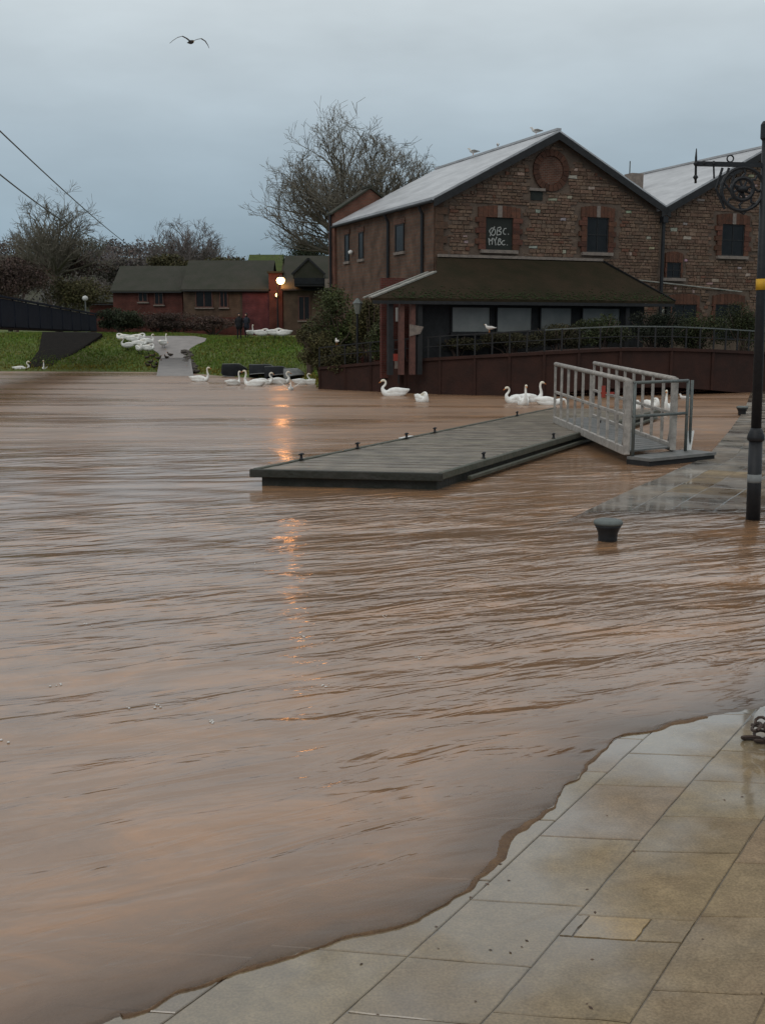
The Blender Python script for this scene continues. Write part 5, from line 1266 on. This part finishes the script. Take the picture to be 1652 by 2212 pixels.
# upturned boats and grey boards at the foot of the bank
def boat(u, v, ln, wd, hgt, rz, m_, label, tilt=0.0):
    q = hit(u, v - 3); mb = MB(); K = 9
    rings = []
    for i in range(K):
        t = i / (K - 1); w = wd / 2 * (math.sin(math.pi * min(1, 0.12 + t * 0.8)) ** 0.6) * (1 - 0.85 * sstep(0.75, 1, t)); hh = hgt * (1 - 0.45 * sstep(0.6, 1, t))
        rings.append([( (t - 0.5) * ln, w * s, hh * (1 - abs(s) ** 2.4)) for s in (-1, -0.8, -0.5, -0.2, 0, 0.2, 0.5, 0.8, 1)])
    o = 0
    for rg in rings: mb.v += rg
    for i in range(K - 1):
        for k in range(8): mb.f.append((i * 9 + k, i * 9 + k + 1, (i + 1) * 9 + k + 1, (i + 1) * 9 + k)); mb.c.append(None)
    mb.f.append(tuple(range(9))); mb.c.append(None); mb.f.append(tuple(range((K - 1) * 9, K * 9))[::-1]); mb.c.append(None)
    t = thing('upturned_boat', (q.x, q.y, max(0.0, ground_z(q.x, q.y)) + 0.05), label, 'boat', None, rz)
    t.rotation_euler = (tilt, 0, rz); h_ = mb.build('hull', m_, t, True)
    MB().tube([(-ln / 2, 0, hgt + 0.015), (0, 0, hgt + 0.02), (ln * 0.2, 0, hgt + .01), (ln / 2 - 0.05, 0, hgt * 0.56)], 0.025, 6).build('keel', 'hull_grey', t)
    for s in (-1, 1): MB().tube([(x, s * wd / 2 * (math.sin(math.pi * min(1, 0.12 + (x / ln + .5) * 0.8)) ** 0.6) * (1 - 0.85 * sstep(0.75, 1, x / ln + .5)), 0.01) for x in [(-0.5 + 0.1 * k) * ln for k in range(11)]], 0.025, 5).build('gunwale', 'hull_grey', t)
    return t
boat(507, 813, 1.5, 0.95, 0.6, 0.35, 'hull', 'small upturned dark boat with grey back nearest the slipway boulders', 0.3)
boat(572, 817, 1.7, 1.0, 0.62, 0.2, 'hull', 'upturned black boat behind the swan with the raised neck', -0.28)
boat(604, 820, 1.6, 0.95, 0.6, 0.6, 'hull', 'upturned black boat with pale keel behind the flapping swan', -0.35)
boat(640, 822, 1.3, 0.85, 0.55, 0.7, 'hull_grey', 'upturned grey boat nearest the red footbridge', -0.45)

# ================================================================ PEOPLE
def person(u, v, hgt, label, rz, coat, seed, arm=0.0):
    q = hit(u, v); t = thing('person', (q.x, q.y, ground_z(q.x, q.y)), label, 'person', None, rz); s = hgt / 1.75
    me = bpy.data.meshes.new('body'); V = []; E = []; RAD = []
    def nd(x, y, z, r, par=None):
        V.append((x * s, y * s, z * s)); RAD.append(r * s)
        if par is not None: E.append((par, len(V) - 1))
        return len(V) - 1
    pel = nd(0, 0, 0.95, 0.15); bel = nd(0, 0, 1.12, 0.145, pel); ch_ = nd(0, 0.0, 1.32, 0.165, bel); nk = nd(0, 0.0, 1.49, 0.06, ch_); hd0 = nd(0, -0.02, 1.58, 0.085, nk); hd = nd(0, -0.02, 1.67, 0.09, hd0)
    for sg in (-1, 1):
        hp_ = nd(sg * 0.09, 0, 0.86, 0.095, pel); kn = nd(sg * 0.10, -0.02, 0.48, 0.062, hp_); an_ = nd(sg * 0.10, 0.02, 0.09, 0.042, kn); nd(sg * 0.11, -0.13, 0.04, 0.038, an_)
        sh = nd(sg * 0.19, 0, 1.40, 0.068, ch_); el_ = nd(sg * 0.25, 0.03, 1.12, 0.048, sh); wr = nd(sg * (0.22 - arm * .1), -0.10 - arm * .2, 0.90 + arm * .2, 0.034, el_); nd(sg * (0.20 - arm * .1), -0.14 - arm * .2, 0.82 + arm * .2, 0.036, wr)
    me.from_pydata(V, E, []); ob = bpy.data.objects.new('body', me); COL.objects.link(ob); ob.parent = t; me.materials.append(MATS['cloth_dark'])
    md = ob.modifiers.new('skin', 'SKIN')
    for i, sv in enumerate(me.skin_vertices[0].data): sv.radius = (RAD[i], RAD[i]); sv.use_root = (i == 0)
    ob.modifiers.new('sub', 'SUBSURF').levels = 1
    MB().lathe([(0.075 * s, -0.10 * s), (0.098 * s, -0.02 * s), (0.098 * s, 0.06 * s), (0.06 * s, 0.115 * s), (0.01, 0.125 * s)], (0, 0, 1.665 * s), 12).build('hair', 'hair', t, True)
    MB().lathe([(0.05 * s, -0.085 * s), (0.066 * s, -0.02 * s), (0.06 * s, 0.05 * s), (0.02 * s, 0.07 * s)], (0, -0.052 * s, 1.645 * s), 10).build('face', 'skin', t, True)
    ct = MB().lathe([(0.21 * s, -0.10 * s), (0.19 * s, 0.15 * s), (0.18 * s, 0.35 * s), (0.20 * s, 0.52 * s), (0.15 * s, 0.62 * s), (0.07 * s, 0.67 * s)], (0, 0, 0.82 * s), 14)
    ct.v = [(x * 1.05, y * 0.78, z) for x, y, z in ct.v]; ct.build('coat', coat, t, True)
    return t
person(517, 733, 1.72, 'person in a long dark coat standing on the bank grass beside the plum bay', 0.3, 'cloth_dark', 1)
person(533, 731, 1.66, 'person in dark blue jacket with hands raised, next to the person in the coat', -0.4, 'cloth_blue', 2, 1.0)

# ================================================================ BIRDS
def catmull(rings, n=3):
    out = []
    for i in range(len(rings) - 1):
        p0, p1, p2, p3 = rings[max(i - 1, 0)], rings[i], rings[i + 1], rings[min(i + 2, len(rings) - 1)]
        for k in range(n):
            t = k / n; out.append(tuple(max(0.004 if j > 1 else -9, 0.5 * ((2 * p1[j]) + (-p0[j] + p2[j]) * t + (2 * p0[j] - 5 * p1[j] + 4 * p2[j] - p3[j]) * t * t + (-p0[j] + 3 * p1[j] - 3 * p2[j] + p3[j]) * t ** 3)) for j in range(4)))
    out.append(rings[-1]); return out
SBODY = [(-0.60, 0.24, 0.02, 0.012), (-0.50, 0.18, 0.08, 0.045), (-0.36, 0.13, 0.155, 0.12), (-0.12, 0.10, 0.205, 0.175), (0.12, 0.09, 0.195, 0.17), (0.30, 0.12, 0.14, 0.13)]
NECK = {'up': [(0.40, 0.24, 0.075, 0.08), (0.42, 0.38, 0.05, 0.052), (0.385, 0.52, 0.042, 0.042), (0.375, 0.64, 0.038, 0.038), (0.41, 0.725, 0.042, 0.044), (0.475, 0.735, 0.046, 0.044), (0.535, 0.705, 0.028, 0.024)],
        'curve': [(0.40, 0.23, 0.075, 0.08), (0.41, 0.34, 0.05, 0.052), (0.33, 0.43, 0.042, 0.042), (0.30, 0.53, 0.038, 0.038), (0.36, 0.60, 0.042, 0.044), (0.43, 0.595, 0.046, 0.044), (0.485, 0.555, 0.028, 0.024)],
        'tuck': [(0.38, 0.24, 0.075, 0.08), (0.37, 0.34, 0.052, 0.055), (0.27, 0.385, 0.046, 0.046), (0.14, 0.37, 0.044, 0.044), (0.02, 0.325, 0.046, 0.045), (-0.07, 0.30, 0.044, 0.040), (-0.14, 0.285, 0.03, 0.028)],
        'down': [(0.40, 0.18, 0.08, 0.085), (0.50, 0.22, 0.052, 0.054), (0.60, 0.20, 0.042, 0.042), (0.66, 0.10, 0.038, 0.038), (0.69, 0.0, 0.042, 0.042), (0.72, -0.07, 0.044, 0.042), (0.74, -0.13, 0.026, 0.022)]}
def make_swan(neck, standing=False, flap=False, tint=(1, 1, 1)):
    root = bpy.data.objects.new('swan', None); COL.objects.link(root); root.empty_display_size = 0.2
    zo = 0.26 if standing else 0.0
    rings = catmull(SBODY + NECK[neck]); rings = [(x, z + zo, a, b) for x, z, a, b in rings]
    nb = len(SBODY) * 3; cols = []
    for i in range(len(rings)):
        t = sstep(nb + 2, nb + 16, i); cols.append(tuple(lerp(1, q, t * 0.9) for q in (0.93, 0.83, 0.66)))
    MB().loft(rings, cols=cols).build('body', 'swan_white', root, True)
    x, z, _, _ = rings[-1]; x0, z0, _, _ = rings[-4]; d = Vector((x - x0, 0, z - z0)).normalized(); e = Vector((x, 0, z))
    bk = MB().tube([e - d * 0.03, e + d * 0.03, e + d * 0.085], [0.026, 0.021, 0.010], 8).build('beak', 'swan_beak', root, True)
    MB().tube([e - d * 0.035 + Vector((0, 0, 0.012)), e + d * 0.0 + Vector((0, 0, 0.022)), e + d * 0.02 + Vector((0, 0, 0.016))], [0.016, 0.017, 0.006], 6).build('beak_knob', 'bird_black', bk, True)
    for s in (-1, 1):
        mb = MB()
        if flap:
            prof = [(0.10, 0.20, 0.22, 0.16), (0.06, 0.42, 0.34, 0.20), (0.0, 0.66, 0.52, 0.20), (-0.08, 0.82, 0.72, 0.13), (-0.16, 0.92, 0.86, 0.04)]
            vs = []; fs = []
            for (px, py, pz, ch_) in prof:
                vs += [(px + ch_, s * py, pz + zo), (px, s * py, pz + zo + 0.03), (px - ch_ * 1.3, s * py, pz + zo), (px, s * py, pz + zo - 0.012)]
            for i in range(len(prof) - 1):
                for k in range(4): fs.append((i * 4 + k, i * 4 + (k + 1) % 4, (i + 1) * 4 + (k + 1) % 4, (i + 1) * 4 + k))
            fs.append((0, 1, 2, 3)); mb.add(vs, fs, (1, 1, 1))
        else:
            wing = [(0.24, 0.14, 0.02, 0.05), (0.12, 0.19, 0.05, 0.10), (-0.10, 0.215, 0.055, 0.125), (-0.32, 0.215, 0.045, 0.10), (-0.50, 0.245, 0.025, 0.05), (-0.60, 0.275, 0.006, 0.01)]
            mb.loft(catmull([(a, b + zo, c, d_) for a, b, c, d_ in wing], 2), (1.04, 1.04, 1.04))
            mb.v = [(x_, y_ + s * (0.135 - 0.16 * max(0, -x_ - 0.25)), z_) for x_, y_, z_ in mb.v]
        mb.build('wing', 'swan_white', root, True)
    if standing:
        for s in (-1, 1):
            lg = MB(); lg.tube([(-0.02, s * 0.09, 0.24), (0.0, s * 0.09, 0.12), (-0.01, s * 0.09, 0.01)], [0.03, 0.014, 0.016], 6)
            lg.add([(-0.04, s * 0.09, 0.012), (0.12, s * 0.09 - 0.05, 0.008), (0.12, s * 0.09 + 0.05, 0.008), (0.02, s * 0.09, 0.03)], [(0, 1, 2), (0, 1, 3), (1, 2, 3), (2, 0, 3)]); lg.build('leg', 'bird_black', root)
    return root
PROTO = {}; USED = set()
def swan(kind, loc, rz, label, group, size=0.92):
    st = {'up': ('up',), 'curve': ('curve',), 'tuck': ('tuck',), 'down': ('down',), 'st_up': ('up', True), 'st_tuck': ('tuck', True), 'st_down': ('down', True), 'st_curve': ('curve', True), 'flap': ('up', False, True)}[kind]
    if kind not in PROTO: PROTO[kind] = make_swan(*st); o = PROTO[kind]
    else: o = copy_tree(PROTO[kind])
    o.location = loc; o.rotation_euler = (0, 0, rz); o.scale = (size,) * 3
    return tag(o, label, 'swan', group)
WZ = -0.02; PI = math.pi
def wswan(u, v, kind, rz, label, group, size=0.92):
    p = at_z(u, v, 0.0); return swan(kind, (p.x, p.y, WZ), rz, label, group, size)
def gswan(u, v, kind, rz, label, group, size=0.92):
    p = hit(u, v); return swan(kind, (p.x, p.y, ground_z(p.x, p.y) + 0.05), rz, label, group, size)
GW = 'swans on the open flood water'
wswan(850, 855, 'curve', PI + 0.1, 'white swan swimming along in front of the red footbridge, tail stretched behind', GW, 1.06)
wswan(912, 868, 'tuck', -1.2, 'white swan with its head tucked on its back beside the swimming swan', GW, 0.95)
GT = 'swan cluster near the pontoon'
wswan(1114, 870, 'curve', PI + 0.4, 'left swan of the tight cluster of three beside the far end of the pontoon', GT, .95)
wswan(1130, 874, 'up', -1.5, 'middle swan facing out of the cluster of three beside the far end of the pontoon', GT, .95)
wswan(1146, 868, 'up', 0.3, 'swan with tallest neck in the cluster of three beside the far end of the pontoon', GT, .98)
wswan(1186, 874, 'down', 0.1, 'swan dipping its head in the water beside the gangway top', GT)
wswan(1408, 882, 'tuck', -1.3, 'resting swan seen through the right rail of the gangway', GT)
wswan(1440, 886, 'up', -1.9, 'cream swan seen with raised neck between the gangway balusters', GT, .9)
wswan(1372, 884, 'tuck', -1.5, 'small pale swan seen just inside the gangway barrier', GT, .8)
GB = 'swans along the foot of the bank'
wswan(48, 801, 'curve', 0.15, 'white swan swimming beneath the navy footbridge abutment', GB, 1.05)
wswan(98, 801, 'up', -1.5, 'white swan facing the river beneath the navy footbridge abutment', GB, .95)
wswan(433, 824, 'up', -0.2, 'white swan afloat at the mouth of the slipway, neck upright', GB, 1.0)
wswan(505, 832, 'up', 0.9, 'white swan in front of the upturned boat nearest the slipway', GB, .9)
wswan(548, 834, 'up', PI - 0.2, 'white swan with tall raised neck at the head of the row by the boats', GB, 1.0)
wswan(570, 830, 'curve', 0.1, 'white swan overlapping behind the swan with tall raised neck', GB, .95)
wswan(606, 829, 'curve', 0.2, 'white swan in front of the black boat with pale keel', GB, 1.0)
wswan(628, 842, 'flap', -1.5, 'white swan beating its open wings on the water', GB, .62)
wswan(653, 829, 'curve', 0.1, 'small white swan afloat between the grey boat and the swan by the footbridge end', GB, .85)
wswan(679, 830, 'curve', 0.1, 'small white swan afloat right against the scrubby end of the red footbridge', GB, .85)
GS = 'swans gathered on the slipway'
for i, (u, v, k, rz, s) in enumerate(((265, 741, 'st_tuck', PI, .95), (288, 746, 'st_tuck', 0.2, 1.0), (301, 742, 'st_tuck', 0.5, 1.0), (276, 759, 'st_curve', PI, .95), (304, 755, 'st_tuck', 0.1, 1.0), (320, 750, 'st_curve', 0.6, .95), (302, 766, 'st_tuck', -1.0, 1.0), (320, 766, 'st_tuck', 0.2, 1.0))):
    gswan(u, v, k, rz, 'white swan in the huddle standing on the grass edge of the slipway', GS, s)
gswan(353, 754, 'st_up', 1.2, 'lone white swan standing on the grey slipway', GS, .95)
GG = 'swans on the grass'
gswan(541, 731, 'st_up', 1.2, 'white swan standing upright on the grass beside the two people', GG, .85)
for u, v, r_, l_ in ((566, 734, 0.1, 'resting swan on the grass next to the upright swan by the people'), (594, 733, 0.2, 'resting swan on the grass directly below the street lamp'), (612, 734, PI, 'resting swan at the scrub end of the row on the grass')):
    gswan(u, v, 'st_tuck', r_, l_, GG, 1.0)

# gulls
def make_gull(white=False):
    root = bpy.data.objects.new('gull', None); COL.objects.link(root); root.empty_display_size = 0.1
    rg = [(-0.24, 0.17, 0.008, 0.008), (-0.14, 0.17, 0.05, 0.04), (0.0, 0.18, 0.075, 0.075), (0.10, 0.205, 0.055, 0.06), (0.145, 0.26, 0.036, 0.038), (0.17, 0.305, 0.037, 0.037), (0.205, 0.31, 0.02, 0.02)]
    MB().loft(catmull(rg, 2)).build('body', 'gull_white', root, True)
    MB().tube([(0.20, 0, 0.31), (0.235, 0, 0.305), (0.255, 0, 0.292)], [0.012, 0.010, 0.004], 6).build('beak', 'yellow_band', root, True)
    for s in (-1, 1):
        mb = MB().loft(catmull([(0.07, 0.20, 0.012, 0.03), (-0.05, 0.205, 0.02, 0.05), (-0.18, 0.19, 0.014, 0.025), (-0.29, 0.18, 0.004, 0.005)], 2)); mb.v = [(x, y + s * 0.06, z) for x, y, z in mb.v]
        mb.build('wing', 'gull_white' if white else 'gull_grey', root, True)
        MB().tube([(0.0, s * 0.03, 0.12), (0.005, s * 0.03, 0.0)], 0.008, 5).build('leg', 'swan_beak', root)
    return root
g0 = make_gull()
def gull(o, loc, rz, label, group=None, s=1.0):
    o.location = loc; o.rotation_euler = (0, 0, rz); o.scale = (s,) * 3; return tag(o, label, 'gull', group)
def on_ridge(t): return BASE + FV * (Wd / 2) + SV * t + Vector((0, 0, az + 0.03 + 0.14 + 0.07))
def ridge_at(u):
    t = 0.0
    while t < 15 and project(on_ridge(t))[0] > u: t += 0.05
    return on_ridge(t)
gull(g0, ridge_at(1158), PI * 0.95, 'brown gull standing on the warehouse ridge near the gable top', 'gulls on the roof', 1.15)
gull(copy_tree(g0), ridge_at(1022), PI * 0.9, 'brown gull standing far along the warehouse ridge', 'gulls on the roof', 1.2)
gull(copy_tree(g0), ridge_at(1075), PI * 0.5, 'small gull seen end on between the two ridge gulls', 'gulls on the roof', 0.8)
gw_ = make_gull(True)
pr = at_y(1057, 732, 44.7)
def rail_z(x):
    for p, q in zip(pts, pts[1:]):
        if p.x <= x <= q.x: t = (x - p.x) / (q.x - p.x); return p.lerp(q, t) + Vector((0, -0.03, 0.866))
    return pts[0]
rp_ = rail_z(pr.x)
gull(gw_, rp_, 2.6, 'white gull perched on the footbridge handrail in front of the veranda windows', 'white gulls', 1.0)
q = at_y(728, 815, 49.3); gull(copy_tree(gw_), rail_z(q.x), 1.8, 'white gull on the handrail at the scrubby end of the red footbridge', 'white gulls', .95)
q = at_z(1476, 862, 0); gull(copy_tree(gw_), (q.x, q.y, -0.13), 2.2, 'white gull floating behind the gangway end post', 'white gulls', 1.0)
# flying gull
gp = at_y(412, 90, 36.0); fg = thing('gull', gp, 'gull gliding in the open sky with bent wings', 'gull')
fg.rotation_euler = (0, R(8), R(-62))
MB().loft(catmull([(-0.30, 0.0, 0.03, 0.006), (-0.2, 0.0, 0.035, 0.03), (0.0, 0, 0.065, 0.06), (0.14, 0.0, 0.05, 0.05), (0.22, 0.01, 0.034, 0.034), (0.27, 0.0, 0.012, 0.012)], 2)).build('body', 'duck_brown', fg, True)
MB().tube([(0.26, 0, 0), (0.31, 0, -0.01)], [0.012, 0.004], 6).build('beak', 'yellow_band', fg)
for s in (-1, 1):
    prof = [(0.06, 0.03, 0.02, 0.10), (0.10, 0.16, 0.085, 0.10), (0.13, 0.30, 0.125, 0.085), (0.08, 0.44, 0.075, 0.065), (-0.02, 0.56, -0.02, 0.04), (-0.10, 0.63, -0.10, 0.012)]
    vs = []; fs = []
    for (px, py, pz, ch_) in prof: vs += [(px + ch_ * 0.6, s * py, pz), (px, s * py, pz + 0.014), (px - ch_, s * py, pz - 0.004), (px, s * py, pz - 0.006)]
    for i in range(len(prof) - 1):
        for k in range(4): fs.append((i * 4 + k, i * 4 + (k + 1) % 4, (i + 1) * 4 + (k + 1) % 4, (i + 1) * 4 + k))
    fs += [(0, 1, 2, 3), (20, 23, 22, 21)]; MB().add(vs, fs).build('wing', 'gull_grey', fg, True)
# ducks resting on the wet slipway
dk = bpy.data.objects.new('duck', None); COL.objects.link(dk)
MB().loft(catmull([(-0.22, 0.13, 0.02, 0.015), (-0.12, 0.10, 0.08, 0.06), (0.02, 0.09, 0.10, 0.085), (0.13, 0.13, 0.05, 0.06), (0.16, 0.20, 0.035, 0.037), (0.185, 0.245, 0.038, 0.038), (0.22, 0.24, 0.02, 0.02)], 2)).build('body', 'duck_brown', dk, True)
MB().tube([(0.215, 0, 0.24), (0.27, 0, 0.228)], [0.018, 0.014], 6).build('beak', 'swan_beak', dk)
rd = random.Random(2); first = True
for u, v in ((318, 776), (330, 772), (342, 778), (325, 786), (338, 790), (350, 786), (360, 776), (347, 796), (333, 797), (320, 793), (368, 770)):
    o = dk if first else copy_tree(dk); first = False; p = hit(u, v)
    o.location = (p.x, p.y, max(0.0, ground_z(p.x, p.y)) + 0.045); o.rotation_euler = (0, 0, rd.random() * 6.28)
    tag(o, 'small brown duck on the wet slipway below the huddle of swans', 'duck', 'ducks on the slipway')
print('slabs', n_slab, 'objects', len(bpy.data.objects))
